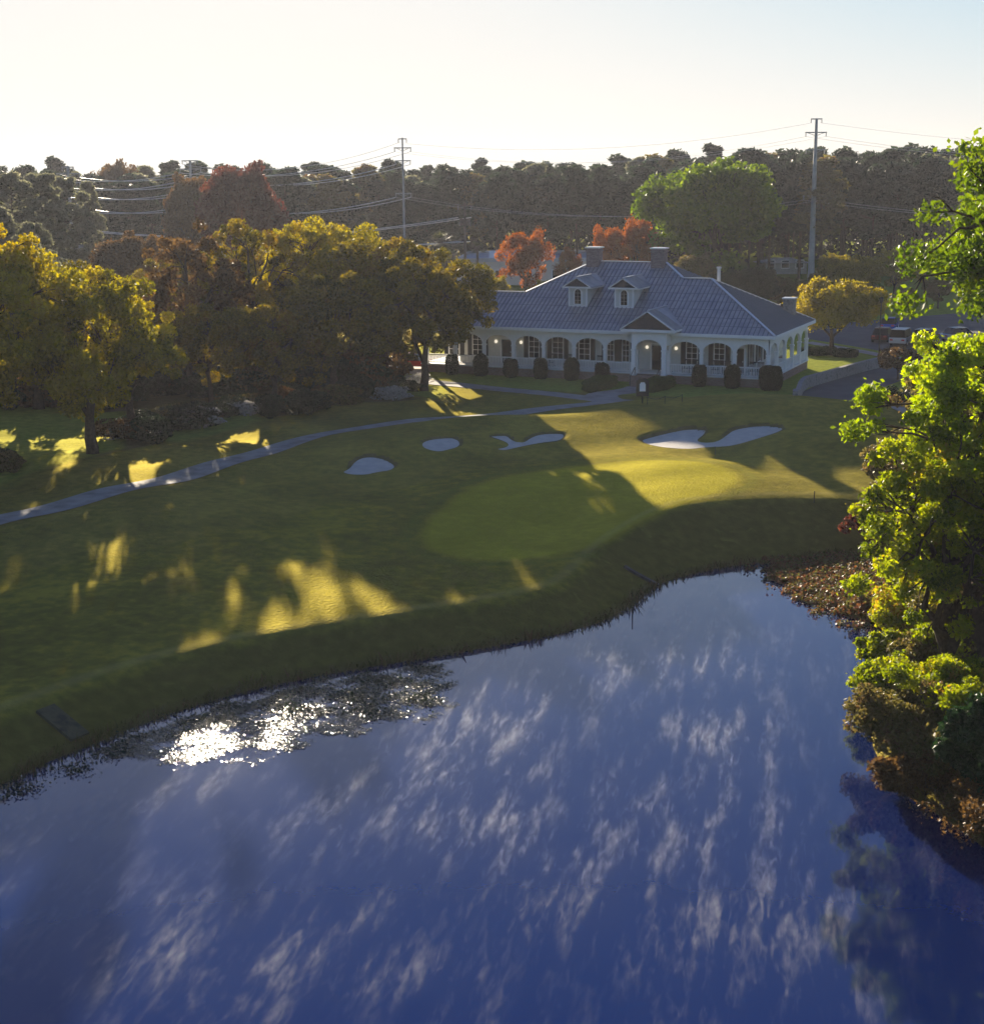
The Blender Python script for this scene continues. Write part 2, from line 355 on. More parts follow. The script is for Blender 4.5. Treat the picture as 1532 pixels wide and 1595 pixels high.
# ground material: turf tones come from painted masks of mown fairway, rough, green and bare earth, the last also painting shade under bunker lips
def ground_mat():
    m = bpy.data.materials.new('turf'); m.use_nodes = True; t = m.node_tree; b = t.nodes['Principled BSDF']; N = t.nodes; L = t.links
    tc = N.new('ShaderNodeTexCoord')
    def noise(s, d=5, dist=0):
        n = N.new('ShaderNodeTexNoise'); n.inputs['Scale'].default_value = s; n.inputs['Detail'].default_value = d; n.inputs['Distortion'].default_value = dist
        L.new(tc.outputs['Object'], n.inputs['Vector']); return n
    def ramp(src, cols, lo=.3, hi=.7):
        r = N.new('ShaderNodeValToRGB')
        while len(r.color_ramp.elements) < len(cols): r.color_ramp.elements.new(.5)
        for i, c in enumerate(cols): r.color_ramp.elements[i].position = lo+(hi-lo)*i/(len(cols)-1); r.color_ramp.elements[i].color = (*c, 1)
        L.new(src, r.inputs[0]); return r.outputs[0]
    def mix(f, a, c):
        x = N.new('ShaderNodeMix'); x.data_type = 'RGBA'; L.new(f, x.inputs[0]); L.new(a, x.inputs[6]); L.new(c, x.inputs[7]); return x.outputs[2]
    n1 = noise(.22, 6, .6); n2 = noise(1.7, 6); n3 = noise(9, 4)
    comb = N.new('ShaderNodeMath'); comb.operation = 'MULTIPLY_ADD'; comb.inputs[1].default_value = .45; L.new(n2.outputs[0], comb.inputs[0])
    c2 = N.new('ShaderNodeMath'); c2.operation = 'MULTIPLY'; c2.inputs[1].default_value = .55; L.new(n1.outputs[0], c2.inputs[0]); L.new(c2.outputs[0], comb.inputs[2])
    rough = ramp(comb.outputs[0], [(.075, .068, .018), (.14, .122, .026), (.24, .20, .040)], .38, .62)
    fair = ramp(comb.outputs[0], [(.040, .046, .013), (.105, .100, .018), (.24, .205, .026)], .36, .64)
    grn = ramp(comb.outputs[0], [(.37, .33, .018), (.47, .41, .026)], .36, .64)
    bare = ramp(n2.outputs[0], [(.05, .035, .025), (.10, .07, .05)], .35, .65)  # earth tones, used as well for the painted bunker lip shade
    lawn = ramp(n2.outputs[0], [(.11, .17, .03), (.20, .27, .05)], .35, .65)
    a = N.new('ShaderNodeAttribute'); a.attribute_name = 'zones'; sp = N.new('ShaderNodeSeparateColor'); L.new(a.outputs['Color'], sp.inputs[0])
    def edge(ch):
        e = N.new('ShaderNodeMath'); e.operation = 'ADD'; L.new(sp.outputs[ch], e.inputs[0])
        k = N.new('ShaderNodeMath'); k.operation = 'MULTIPLY_ADD'; k.inputs[1].default_value = .5; k.inputs[2].default_value = -.25; L.new(n3.outputs[0], k.inputs[0]); L.new(k.outputs[0], e.inputs[1])
        r = N.new('ShaderNodeMapRange'); r.inputs[1].default_value = .38; r.inputs[2].default_value = .62; L.new(e.outputs[0], r.inputs[0]); return r.outputs[0]
    col = mix(edge(0), rough, fair)
    a2 = N.new('ShaderNodeAttribute'); a2.attribute_name = 'zones2'; sp2 = N.new('ShaderNodeSeparateColor'); L.new(a2.outputs['Color'], sp2.inputs[0])
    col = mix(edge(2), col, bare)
    col = mix(sp2.outputs[0], col, lawn)
    col = mix(sp.outputs[1], col, grn)
    dl = N.new('ShaderNodeMix'); dl.data_type = 'RGBA'; dl.inputs[7].default_value = (.46, .38, .17, 1); L.new(a.outputs['Alpha'], dl.inputs[0]); L.new(col, dl.inputs[6]); col = dl.outputs[2]
    ring = N.new('ShaderNodeRGB'); ring.outputs[0].default_value = (.085, .11, .02, 1); col = mix(sp2.outputs[1], col, ring.outputs[0])
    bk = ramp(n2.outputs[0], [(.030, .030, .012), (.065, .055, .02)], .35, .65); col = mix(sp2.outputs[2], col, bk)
    sc = N.new('ShaderNodeMapRange'); sc.inputs[1].default_value = .6; sc.inputs[2].default_value = .76; sc.inputs[4].default_value = .22; L.new(noise(.8, 7, 1.2).outputs[0], sc.inputs[0])
    dry = N.new('ShaderNodeRGB'); dry.outputs[0].default_value = (.36, .31, .08, 1)
    col = mix(sc.outputs[0], col, dry.outputs[0])
    L.new(col, b.inputs['Base Color']); b.inputs['Roughness'].default_value = .85; b.inputs['Specular IOR Level'].default_value = 0
    gs = N.new('ShaderNodeBsdfGlossy'); gs.inputs['Color'].default_value = (1, .86, .2, 1); gs.inputs['Roughness'].default_value = .72; ms = N.new('ShaderNodeMixShader'); ms.inputs[0].default_value = .095
    L.new(b.outputs[0], ms.inputs[1]); L.new(gs.outputs[0], ms.inputs[2]); L.new(ms.outputs[0], N['Material Output'].inputs[0])
    bp = N.new('ShaderNodeBump'); bp.inputs['Distance'].default_value = .05; L.new(noise(6, 6).outputs[0], bp.inputs['Height']); L.new(bp.outputs[0], b.inputs['Normal']); L.new(bp.outputs[0], gs.inputs['Normal'])
    return m

# ------------------------------------------------------------------ ground sheet
def axis(lo, hi, d, far, grow=1.16):
    a = list(np.arange(lo, hi+1e-6, d)); s = d; x = a[-1]
    while x < far[1]: s *= grow; x += s; a.append(x)
    s = d; x = a[0]
    while x > far[0]: s *= grow; x -= s; a.insert(0, x)
    return np.array(a)
xs = axis(-36, 40, .3, (-3000, 3000)); ys = axis(44, 142, .3, (-600, 5000))
X, Y = np.meshgrid(xs, ys); Z = hgt(X, Y)
far = sst((Y-190)/60); Z = Z*(1-far)+2.3*far
nx, ny = len(xs), len(ys)
idx = np.arange(nx*ny).reshape(ny, nx)
F = np.stack([idx[:-1, :-1], idx[:-1, 1:], idx[1:, 1:], idx[1:, :-1]], -1).reshape(-1, 4)
Dp = sdist(POND, X, Y); gd = sdist(GREEN, X, Y); pdist = polydist(PATH, X, Y)
fair_poly = smooth_closed(px_poly([(-200, 905), (60, 880), (250, 850), (420, 815), (560, 770), (700, 742), (860, 720), (1000, 712), (1140, 722), (1200, 742), (1185, 770),
                                   (1080, 800), (960, 850), (900, 900), (780, 940), (600, 975), (400, 1015), (250, 1040), (60, 1085), (-200, 1140)], 2.0), 2)
fd = sdist(fair_poly, X, Y); Wbk = 3.2+3.6*sst((X-3)/9)
zf = sst(.5-fd/1.6); zg = .6*sst(.5-gd/1.0)
bareft = sst(.5-(Dp-.5)/1.2)                                       # bare strip at the water's edge
lx = (X-HC[0])*EX[0]+(Y-HC[1])*EX[1]; ly = (X-HC[0])*EY[0]+(Y-HC[1])*EY[1]
behind = sst((Y-(118+(-X)*.0)+np.minimum(0, X+8)*1.35*0)/6)
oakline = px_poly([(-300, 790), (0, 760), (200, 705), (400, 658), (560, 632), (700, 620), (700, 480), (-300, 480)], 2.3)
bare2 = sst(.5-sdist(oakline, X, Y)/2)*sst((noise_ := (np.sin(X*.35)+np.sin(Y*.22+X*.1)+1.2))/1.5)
bare_shade = np.maximum(bareft, bare2*.8)
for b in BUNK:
    bd = sdist(b, X, Y); tt = np.clip((Y-b[:, 1].min())/(b[:, 1].max()-b[:, 1].min()), 0, 1); bare_shade = np.maximum(bare_shade, sst((.02-bd)/.15)*(bd < 0)*sst((tt-.3)/.3))  # far bunker walls darkened: lip shade painted in through the bare-earth mask
lawn = np.maximum(sst((lx+36)/3)*sst((ly+9.5)/2.5)*sst((60-lx)/10), sst((Y-150)/8)*sst((X-5)/8))
lawn = np.maximum(lawn, sst(.5-sdist(oakline, X, Y)/2)*(bare2 < .3))
lawn = np.maximum(lawn, sst(.5-sdist(px_poly([(-60, 775), (190, 702), (190, 640), (-60, 660)], 2.3), X, Y)/1.5)); bare_shade = bare_shade*(1-lawn*.9)
rb_ = sst((X-9)/2)*sst((68-Y)/4); lawn = lawn*(1-rb_); bare_shade = np.maximum(bare_shade, rb_)
lawn = lawn*(1-bareft)
one = np.ones_like(X)
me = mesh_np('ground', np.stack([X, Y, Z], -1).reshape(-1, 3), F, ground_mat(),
             {'zones': np.stack([zf, zg, bare_shade, .22*sst(1-np.abs(Dp-Wbk-.1)/.6)*(Y < 110)], -1).reshape(-1, 4), 'zones2': np.stack([lawn, .55*sst(1-np.abs(gd-.8)/.5), .8*sst((Wbk*.9-Dp)/.8)*(Dp > 0), one], -1).reshape(-1, 4)}, True)
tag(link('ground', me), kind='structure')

# sheets draped over the ground
def fan_sheet(name, poly, off, m, inset=0, rings=14):
    P = np.array(poly)
    # triangulate through a fine grid clipped to the polygon, plus exact rim
    bm = bmesh.new(); vs = [bm.verts.new((x, y, 0)) for x, y in P]; f = bm.faces.new(vs)
    bmesh.ops.triangulate(bm, faces=[f])
    lo, hi = P.min(0), P.max(0); st = max(.35, (hi-lo).max()/70)
    for ax in (0, 1):
        c = lo[ax]+st
        while c < hi[ax]:
            co = [0, 0, 0]; co[ax] = c; no = [0, 0, 0]; no[ax] = 1
            bmesh.ops.bisect_plane(bm, geom=bm.verts[:]+bm.edges[:]+bm.faces[:], plane_co=co, plane_no=no)
            c += st
    co = np.array([v.co[:2] for v in bm.verts]); z = hgt(co[:, 0], co[:, 1])
    for v, q in zip(bm.verts, z): v.co.z = q+off
    bmesh.ops.recalc_face_normals(bm, faces=bm.faces)
    me = bpy.data.meshes.new(name); bm.to_mesh(me); bm.free()
    me.polygons.foreach_set('use_smooth', [True]*len(me.polygons)); me.materials.append(m)
    return link(name, me)
for i, b in enumerate(BUNK):
    o = fan_sheet('sand_bunker', shrink(b, .36), .035, M['sand']); tag(o, kind='structure')
def strip(name, line, width, off, m, flat=False):
    P = np.array(line); seg = [P[0]]
    for a, b in zip(P[:-1], P[1:]):
        n = max(1, int(np.linalg.norm(b-a)/.5))
        for k in range(1, n+1): seg.append(a+(b-a)*k/n)
    P = np.array(seg); T = np.gradient(P, axis=0); T /= np.linalg.norm(T, axis=1)[:, None]+1e-9
    Nn = np.stack([-T[:, 1], T[:, 0]], 1); K = 7; rows = []
    for k in range(K):
        s = (k/(K-1)-.5)*width; rows.append(P+Nn*s)
    Q = np.stack(rows, 1); Zq = hgt(Q[..., 0], Q[..., 1])+off
    n = len(P); V = np.concatenate([Q, Zq[..., None]], -1).reshape(-1, 3); I = np.arange(n*K).reshape(n, K)
    Fq = np.stack([I[:-1, :-1], I[1:, :-1], I[1:, 1:], I[:-1, 1:]], -1).reshape(-1, 4)
    me = mesh_np(name, V, Fq[:, ::-1], m, None, True); return tag(link(name, me), kind='structure')
strip('cart_path', PATH, 2.2, .05, M['path'])
strip('sidewalk', WALK, 2.2, .045, M['path'])
pw = [HC[:2]+EX[:2]*(-10.4)+EY[:2]*(-3.4), HC[:2]+EX[:2]*(-10.5)+EY[:2]*(-6), HC[:2]+EX[:2]*(-12.6)+EY[:2]*(-9.2), G(952, 630, 2.4)[:2]]
strip('front_walk', smooth_open(pw, 2), 2.8, .06, M['path'])
# drive and car park to the right of the clubhouse
DRIVE = smooth_open(px_poly([(1262, 640), (1310, 606), (1370, 585), (1440, 566), (1540, 545)], 2.4), 2)
strip('driveway', DRIVE, 5.6, .03, M['asphalt'])
strip('apron', smooth_open(px_poly([(1290, 622), (1350, 626), (1400, 637), (1480, 660)], 2.9), 2), 2.2, .05, M['path'])
LOT = px_poly([(1256, 528), (1256, 508), (1700, 470), (1800, 520), (1500, 560), (1400, 552), (1330, 540)], 2.4)
tag(fan_sheet('parking_lot', LOT, .035, M['asphalt']), kind='structure')
strip('pavement', smooth_open(px_poly([(1256, 534), (1330, 546), (1400, 560)], 2.4), 2), 1.6, .09, M['path'])
ROADL = px_poly([(560, 556), (640, 556), (770, 550), (770, 568), (700, 578), (630, 584), (560, 580)], 2.4)
tag(fan_sheet('side_road', ROADL, .03, M['path']), kind='structure')

# ------------------------------------------------------------------ water
def water_mat():
    m = bpy.data.materials.new('pond_water'); m.use_nodes = True; t = m.node_tree; b = t.nodes['Principled BSDF']
    b.inputs['Base Color'].default_value = (.004, .016, .090, 1); b.inputs['Roughness'].default_value = .045; b.inputs['IOR'].default_value = 1.33
    b.inputs['Specular IOR Level'].default_value = 1.0; b.inputs['Specular Tint'].default_value = (.25, .47, 1, 1)
    tc = t.nodes.new('ShaderNodeTexCoord'); n = t.nodes.new('ShaderNodeTexNoise'); n.inputs['Scale'].default_value = 1.1; n.inputs['Detail'].default_value = 5; n.inputs['Roughness'].default_value = .6
    t.links.new(tc.outputs['Object'], n.inputs['Vector'])
    v1 = t.nodes.new('ShaderNodeVectorMath'); v1.operation = 'SUBTRACT'; v1.inputs[1].default_value = (.5, .5, .5); t.links.new(n.outputs['Color'], v1.inputs[0])
    v2 = t.nodes.new('ShaderNodeVectorMath'); v2.operation = 'MULTIPLY'; v2.inputs[1].default_value = (.030, .030, 0); t.links.new(v1.outputs[0], v2.inputs[0])
    v3 = t.nodes.new('ShaderNodeVectorMath'); v3.operation = 'ADD'; v3.inputs[1].default_value = (0, 0, 1); t.links.new(v2.outputs[0], v3.inputs[0])
    v4 = t.nodes.new('ShaderNodeVectorMath'); v4.operation = 'NORMALIZE'; t.links.new(v3.outputs[0], v4.inputs[0]); t.links.new(v4.outputs[0], b.inputs['Normal'])
    return m
W = MB(); W.add([(-90, -60, 0), (60, -60, 0), (60, 95, 0), (-90, 95, 0)], [(0, 1, 2, 3)])
tag(W.build('pond_water', water_mat()), kind='structure')

# ------------------------------------------------------------------ foliage generators
def tubes_np(segs, n=5):
    """segs: list of (pts Nx3, radii N) -> V,F"""
    V = []; Fs = []; base = 0
    for P, Rr in segs:
        P = np.asarray(P, float); T = np.gradient(P, axis=0); T /= np.linalg.norm(T, axis=1)[:, None]+1e-9
        A = np.where(np.abs(T[:, 2:3]) < .9, np.array([[0, 0, 1.]]), np.array([[1., 0, 0]]))
        X_ = np.cross(T, A); X_ /= np.linalg.norm(X_, axis=1)[:, None]+1e-9; Y_ = np.cross(T, X_)
        a = np.arange(n)*2*np.pi/n
        ring = P[:, None]+(X_[:, None]*np.cos(a)[None, :, None]+Y_[:, None]*np.sin(a)[None, :, None])*np.asarray(Rr)[:, None, None]
        V.append(ring.reshape(-1, 3)); k = len(P); I = np.arange(k*n).reshape(k, n)+base; J = np.roll(I, -1, 1)
        Fs.append(np.stack([I[:-1], J[:-1], J[1:], I[1:]], -1).reshape(-1, 4)); base += k*n
    return np.vstack(V), np.vstack(Fs)
def leaf_quads(rng, P, size, aspect=1.7, flat=0.0, dirs=None):
    n = len(P); s = size*rng.uniform(.6, 1.35, (n, 1))
    a = rng.normal(size=(n, 3)); a[:, 2] *= (1-flat)
    if dirs is not None: a = dirs+a*.35
    a /= np.linalg.norm(a, axis=1)[:, None]
    b = rng.normal(size=(n, 3)); b -= a*np.sum(a*b, 1)[:, None]; b /= np.linalg.norm(b, axis=1)[:, None]+1e-9
    L = a*s*aspect*.5; W_ = b*s*.5
    V = np.stack([P-L, P-L*.1+W_, P+L, P-L*.1-W_], 1).reshape(-1, 3)
    return V, np.arange(n*4).reshape(n, 4)
def curve(a, b, rng, sag=.1, n=5, lift=0):
    a = np.array(a, float); b = np.array(b, float); t = np.linspace(0, 1, n)[:, None]
    L = np.linalg.norm(b-a); j = rng.normal(size=(n, 3))*L*sag*.35; j[0] = 0; j[-1] = 0
    p = a+(b-a)*t+j; p[:, 2] += lift*L*np.sin(np.pi*t[:, 0]); return p
def broadleaf(seed, H, Rc, z0, nclump, nleaf, size, clr=.2, trunk=.035, lean=0, shell=.55, limbs=7, squash=1.0, flatbottom=.25, spiky=0):
    """returns (wood V,F), (leaf V,F,tint). crown is an uneven ellipsoid from z0 to H"""
    rng = np.random.default_rng(seed)
    cz = (z0+H)/2+(H-z0)*.02; hz_ = (H-z0)/2; C0 = np.array([lean*H*.3, 0, cz])
    # lumpy radius
    ph = rng.uniform(0, 6.28, 6); am = rng.uniform(.05, .17, 6)
    def lump(d):
        az = np.arctan2(d[:, 1], d[:, 0]); el = np.arcsin(np.clip(d[:, 2], -1, 1))
        return 1+am[0]*np.sin(2*az+ph[0])+am[1]*np.sin(3*az+ph[1])*np.cos(el)+am[2]*np.sin(5*az+3*el+ph[2])+am[3]*np.sin(4*el+2*az+ph[3])
    d = rng.normal(size=(nclump*2, 3)); d /= np.linalg.norm(d, axis=1)[:, None]
    d = d[(d[:, 2] > -.55) | (rng.random(len(d)) < .25)][:nclump]
    rr = (shell+(1-shell)*rng.random(len(d))**.6)*lump(d)
    cen = C0+d*rr[:, None]*np.array([Rc, Rc, hz_*squash])*(1-clr*.55)
    low = cen[:, 2] < z0+hz_*flatbottom; cen[low, 2] = z0+hz_*flatbottom-rng.random(low.sum())*hz_*.25
    cr = clr*Rc*rng.uniform(.6, 1.4, len(cen))
    wgt = cr**2; cnt = np.maximum(6, (nleaf*wgt/wgt.sum()).astype(int))
    ci = np.repeat(np.arange(len(cen)), cnt); n = len(ci)
    o = rng.normal(size=(n, 3)); o /= np.linalg.norm(o, axis=1)[:, None]; rad = rng.random(n)**.42
    if spiky: rad = rad*(1+spiky*(rng.random(n) < .12)*rng.random(n)*2)
    P = cen[ci]+o*(rad*cr[ci])[:, None]*np.array([1, 1, .72])
    tint = np.clip(rng.random(len(cen))[ci]*.55+rng.random(n)*.45, 0, 1)
    V, F_ = leaf_quads(rng, P, size)
    # wood
    segs = []; tr = trunk*H; base = np.array([0, 0, -.4]); fork = np.array([lean*H*.15, 0, z0*.75+hz_*.15])
    tp = curve(base, fork, rng, .05, 5); segs.append((tp, np.linspace(tr*1.25, tr*.8, 5)))
    lead = curve(fork, C0+[0, 0, hz_*.45], rng, .12, 5); segs.append((lead, np.linspace(tr*.75, tr*.2, 5)))
    knots = []
    for i in range(limbs):
        az = 2*np.pi*(i+rng.random()*.6)/limbs; el = rng.uniform(.1, .9)
        e = C0+np.array([math.cos(az)*Rc*.55*math.cos(el), math.sin(az)*Rc*.55*math.cos(el), (el-.45)*hz_*.9])
        s = tp[-1] if rng.random() < .6 else lead[1]
        c = curve(s, e, rng, .14, 6, .08); segs.append((c, np.linspace(tr*.5, tr*.14, 6))); knots += [(q, tr*.16) for q in c[3:]]
    knots += [(q, tr*.2) for q in lead[1:]]
    KP = np.array([k[0] for k in knots])
    for c in cen:
        j = int(np.argmin(np.linalg.norm(KP-c, axis=1)+rng.random(len(KP))*.8)); q = curve(KP[j], c, rng, .16, 4, .05)
        segs.append((q, np.linspace(knots[j][1]*.7, tr*.03+.008, 4)))
        for _ in range(2):
            e = c+rng.normal(size=3)*clr*Rc*.5; segs.append((curve(q[2], e, rng, .2, 3), np.array([tr*.06+.006, tr*.03+.004, .004])))
    return tubes_np(segs), (V, F_, np.repeat(tint, 4))
def pine_tree_data(seed, H, nclump, nleaf, size, bare=.55, Rc=3.2, kc=.36, fl=.75):
    rng = np.random.default_rng(seed); lean = rng.normal(size=2)*.03*H
    t = np.linspace(0, 1, 7); tp = np.stack([lean[0]*t**2, lean[1]*t**2, -.5+t*(H*.97+.5)], 1)
    segs = [(tp, np.linspace(.24, .05, 7)*H/20)]
    cen = []; cr = []
    for i in range(nclump):
        s = rng.random(); z = H*(bare+(1-bare)*s)
        prof = (1-s**3)*.75+.28 if s > .25 else .6+s*1.4
        az = rng.random()*6.28; rr = Rc*prof*rng.uniform(.25, 1.05)
        k = z/H; b = np.array([lean[0]*k*k, lean[1]*k*k, z-.10*rr*2])
        c = np.array([lean[0]*k*k+math.cos(az)*rr, lean[1]*k*k+math.sin(az)*rr, z+rr*.15]); cen.append(c); cr.append(rng.uniform(.5, 1.15)*Rc*kc)
        segs.append((curve(b, c, rng, .1, 3), np.array([.07, .045, .02])*H/20))
    for _ in range(5):
        z = H*bare*rng.uniform(.5, 1); az = rng.random()*6.28; segs.append((curve([0, 0, z], [math.cos(az)*1.2, math.sin(az)*1.2, z+.3], rng, .1, 3), np.array([.05, .03, .01])))
    cen = np.array(cen); cr = np.array(cr); cnt = np.maximum(5, (nleaf*cr**2/np.sum(cr**2)).astype(int)); ci = np.repeat(np.arange(len(cen)), cnt)
    n = len(ci); o = rng.normal(size=(n, 3)); o /= np.linalg.norm(o, axis=1)[:, None]
    P = cen[ci]+o*(rng.random(n)**.45*cr[ci])[:, None]*np.array([1, 1, fl])
    V, F_ = leaf_quads(rng, P, size, 2.4); tint = np.clip(rng.random(len(cen))[ci]*.5+rng.random(n)*.5, 0, 1)
    return tubes_np(segs, 6), (V, F_, np.repeat(tint, 4))
def tree_proto(name, data, leafm, barkm='bark', wood='trunk', crown='crown'):
    (wv, wf), (lv, lf, tint) = data
    return (mesh_np(name+'_wood', wv, wf, M[barkm], None, True), mesh_np(name+'_leaves', lv, lf, leafm, {'tint': tint}), wood, crown)
def place(proto, name, loc, s=(1, 1, 1), rz=0, rot=(0, 0), **kw):
    o = empty(name, loc, rz, **kw); o.scale = s; o.rotation_euler = (rot[0], rot[1], rz)
    link(proto[2], proto[0], o); link(proto[3], proto[1], o); return o
def recolor(proto, m):
    me = proto[1].copy(); me.materials[0] = m; return (proto[0], me, proto[2], proto[3])
def bush_mesh(name, seed, rx, ry, rz_, nleaf, size, m, round_=2.0, lumps=0.08):
    """clipped or loose shrub: superellipsoid shell filled with leaves, standing on z=0"""
    rng = np.random.default_rng(seed); d = rng.normal(size=(nleaf, 3)); d /= np.linalg.norm(d, axis=1)[:, None]
    k = (np.abs(d)**round_).sum(1)**(-1/round_); rad = k*(.80+.2*rng.random(nleaf)**.5)
    ph = rng.uniform(0, 6, 3); az = np.arctan2(d[:, 1], d[:, 0]); rad *= 1+lumps*(np.sin(3*az+ph[0])+np.sin(5*az+4*d[:, 2]+ph[1])+np.sin(7*d[:, 2]+2*az+ph[2]))
    P = d*rad[:, None]*np.array([rx, ry, rz_])+np.array([0, 0, rz_*.97])
    V, F_ = leaf_quads(rng, P, size, 1.4); return mesh_np(name, V, F_, m, {'tint': np.repeat(rng.random(nleaf), 4)})

# ------------------------------------------------------------------ clubhouse
def clubhouse():
    Wm, S_ = M['white'], M['siding']
    root = empty('clubhouse', tuple(HC), -TH, label='white single-storey clubhouse with arched veranda and grey metal hip roof', cat='clubhouse')
    ze = 4.57; ph = .53
    XL = -33.6; DR = 15.0                                 # porch extents
    # foundation
    b = MB(); b.box(XL, 0.0, 0, DR, -.5, .74); b.box(-27, -3.1, DR-.01, 19.3, -.5, .74); b.build('foundation', M['brick'], root)
    b = MB(); b.box(XL-.08, .08, -.08, DR+.08, .743, .85); b.build('porch_floor', Wm, root)
    # main walls
    b = MB(); b.box(XL+2.8, -2.8, 2.6, 9.2, .85, 4.55); b.box(-27.0, -2.8, 9.21, 12.4, .85, 4.55); b.box(-27, -3.1, 12.41, 19.3, .85, 4.5)
    for k in range(24):                                   # clapboard shadow lines
        z = .95+k*.15; b.box(XL+2.785, -2.785, 2.585, 2.6, z, z+.018); b.box(-2.8, -2.785, 2.6, 12.4, z, z+.018)
    b.build('wall', S_, root)
    b = MB(); b.box(XL, 0, .3, 2.59, 4.3, 4.36); b.box(-2.7, -.3, 2.6, DR, 4.3, 4.36); b.build('porch_ceiling', Wm, root)
    # arcade: frieze with arched openings, columns and rails. axis u along the run
    def arch_panel(u0, u1, zt, zs, zc, cw, n=18):
        """2D quads of the spandrel over one bay: opening springs at zs and crowns at zc"""
        a = (u0+u1)/2; rx = (u1-u0)/2-cw/2; pts = []
        for i in range(n+1):
            t = math.pi-math.pi*i/n; x = a+rx*math.cos(t); z = zs+(zc-zs)*abs(math.sin(t))**.92; pts.append((x, z))
        return pts
    def run(mapf, us, skip=()):
        cw = .30
        for i, (u0, u1) in enumerate(zip(us[:-1], us[1:])):
            if i in skip: continue
            fr = MB(); tr = MB()
            pts = arch_panel(u0, u1, ze-.1, 2.92, 3.78, cw)
            for (x0, z0), (x1, z1) in zip(pts[:-1], pts[1:]):
                vs = [mapf(x0, -.09, z0), mapf(x1, -.09, z1), mapf(x1, -.09, ze-.12), mapf(x0, -.09, ze-.12), mapf(x0, .09, z0), mapf(x1, .09, z1), mapf(x1, .09, ze-.12), mapf(x0, .09, ze-.12)]
                fr.add(vs, [(0, 1, 2, 3), (7, 6, 5, 4), (0, 4, 5, 1), (3, 2, 6, 7)])
                def off(x, z, k):
                    a = (u0+u1)/2; dx, dz = x-a, (z-2.92)*1.6; l = math.hypot(dx, dz)+1e-6; return x+dx/l*k, z+dz/l*k
                o0 = off(x0, z0, .15); o1 = off(x1, z1, .15)
                vs = [mapf(x0, -.125, z0), mapf(x1, -.125, z1), mapf(o1[0], -.125, o1[1]), mapf(o0[0], -.125, o0[1]), mapf(x0, -.092, z0), mapf(x1, -.092, z1), mapf(o1[0], -.092, o1[1]), mapf(o0[0], -.092, o0[1])]
                tr.add(vs, [(0, 1, 2, 3), (0, 4, 5, 1), (3, 2, 6, 7)])
            for e in (u0, u1):                            # strips over the columns
                s = 1 if e == u0 else -1
                a, c = sorted((e, e+s*cw/2)); vs = []
                for vv in (-.09, .09):
                    vs += [mapf(a, vv, 2.9), mapf(c, vv, 2.9), mapf(c, vv, ze-.12), mapf(a, vv, ze-.12)]
                fr.add(vs, [(0, 1, 2, 3), (7, 6, 5, 4)])
            if i not in skip:                             # railing of this bay
                rl = MB(); v0, v1 = u0+.15, u1-.15
                def rb(a, c, z0, z1, t):
                    vs = [mapf(a, -t, z0), mapf(c, -t, z0), mapf(c, t, z0), mapf(a, t, z0), mapf(a, -t, z1), mapf(c, -t, z1), mapf(c, t, z1), mapf(a, t, z1)]
                    rl.add(vs, [(0, 3, 2, 1), (4, 5, 6, 7), (0, 1, 5, 4), (1, 2, 6, 5), (2, 3, 7, 6), (3, 0, 4, 7)])
                rb(v0, v1, 1.66, 1.76, .06); rb(v0, v1, .93, 1.01, .05)
                q = v0+.12
                while q < v1-.05: rb(q-.025, q+.025, 1.01, 1.66, .025); q += .155
                rl.build('railing', Wm, root)
            fr.build('frieze', Wm, root); tr.build('arch_trim', Wm, root)
    def column(mp, u, z1=2.92, w_=.15):
        c = MB()
        def bx(h, z0, z2):
            vs = [mp(u-h, -h, z0), mp(u+h, -h, z0), mp(u+h, h, z0), mp(u-h, h, z0), mp(u-h, -h, z2), mp(u+h, -h, z2), mp(u+h, h, z2), mp(u-h, h, z2)]
            c.add(vs, [(0, 3, 2, 1), (4, 5, 6, 7), (0, 1, 5, 4), (1, 2, 6, 5), (2, 3, 7, 6), (3, 0, 4, 7)])
        bx(w_, .85, z1-.14); bx(w_+.045, .852, 1.05); bx(w_+.04, z1-.16, z1-.02); c.build('column', Wm, root)
    fm = lambda u, v, z: (u, v+.15, z)                    # front run (v outwards = -d)
    us = [-.15-3.0*k for k in range(11, -1, -1)]
    us = [u for u in us if u >= XL]
    run(fm, us, skip=(len(us)-5,))
    for u in us: column(fm, u)
    sm = lambda u, v, z: (-.15-v, u, z)                   # side run
    vsd = [.15+2.94*k for k in range(6)]
    run(sm, vsd)
    for v in vsd[1:]: column(sm, v)
    # windows, shutters, doors on the front wall
    def window(cx, w_=1.0, z0=1.5, z1=3.5, sh=True, y=2.585):
        fr = MB(); fr.box(cx-w_/2-.09, cx+w_/2+.09, y-.05, y, z0-.1, z0); fr.box(cx-w_/2-.09, cx+w_/2+.09, y-.05, y, z1, z1+.1)
        for s in (-1, 1): fr.box(cx+s*(w_/2+.045)-.045, cx+s*(w_/2+.045)+.045, y-.05, y, z0, z1)
        for k in (1, 2, 3): fr.box(cx-w_/2, cx+w_/2, y-.04, y-.012, z0+(z1-z0)*k/4-.02, z0+(z1-z0)*k/4+.02)
        fr.box(cx-.02, cx+.02, y-.043, y-.014, z0, z1)
        f = fr.build('window', Wm, root); g = MB(); g.box(cx-w_/2, cx+w_/2, y-.010, y-.004, z0, z1); g.build('pane', M['glass'], f)
        if sh:
            for s in (-1, 1):
                h = MB(); a = cx+s*(w_/2+.33); h.box(a-.22, a+.22, y-.045, y-.002, z0-.08, z1+.08)
                for k in range(12): zz = z0+k*(z1-z0)/12; h.box(a-.17, a+.17, y-.06, y-.046, zz, zz+.09)
                h.build('shutter', M['dark'], root)
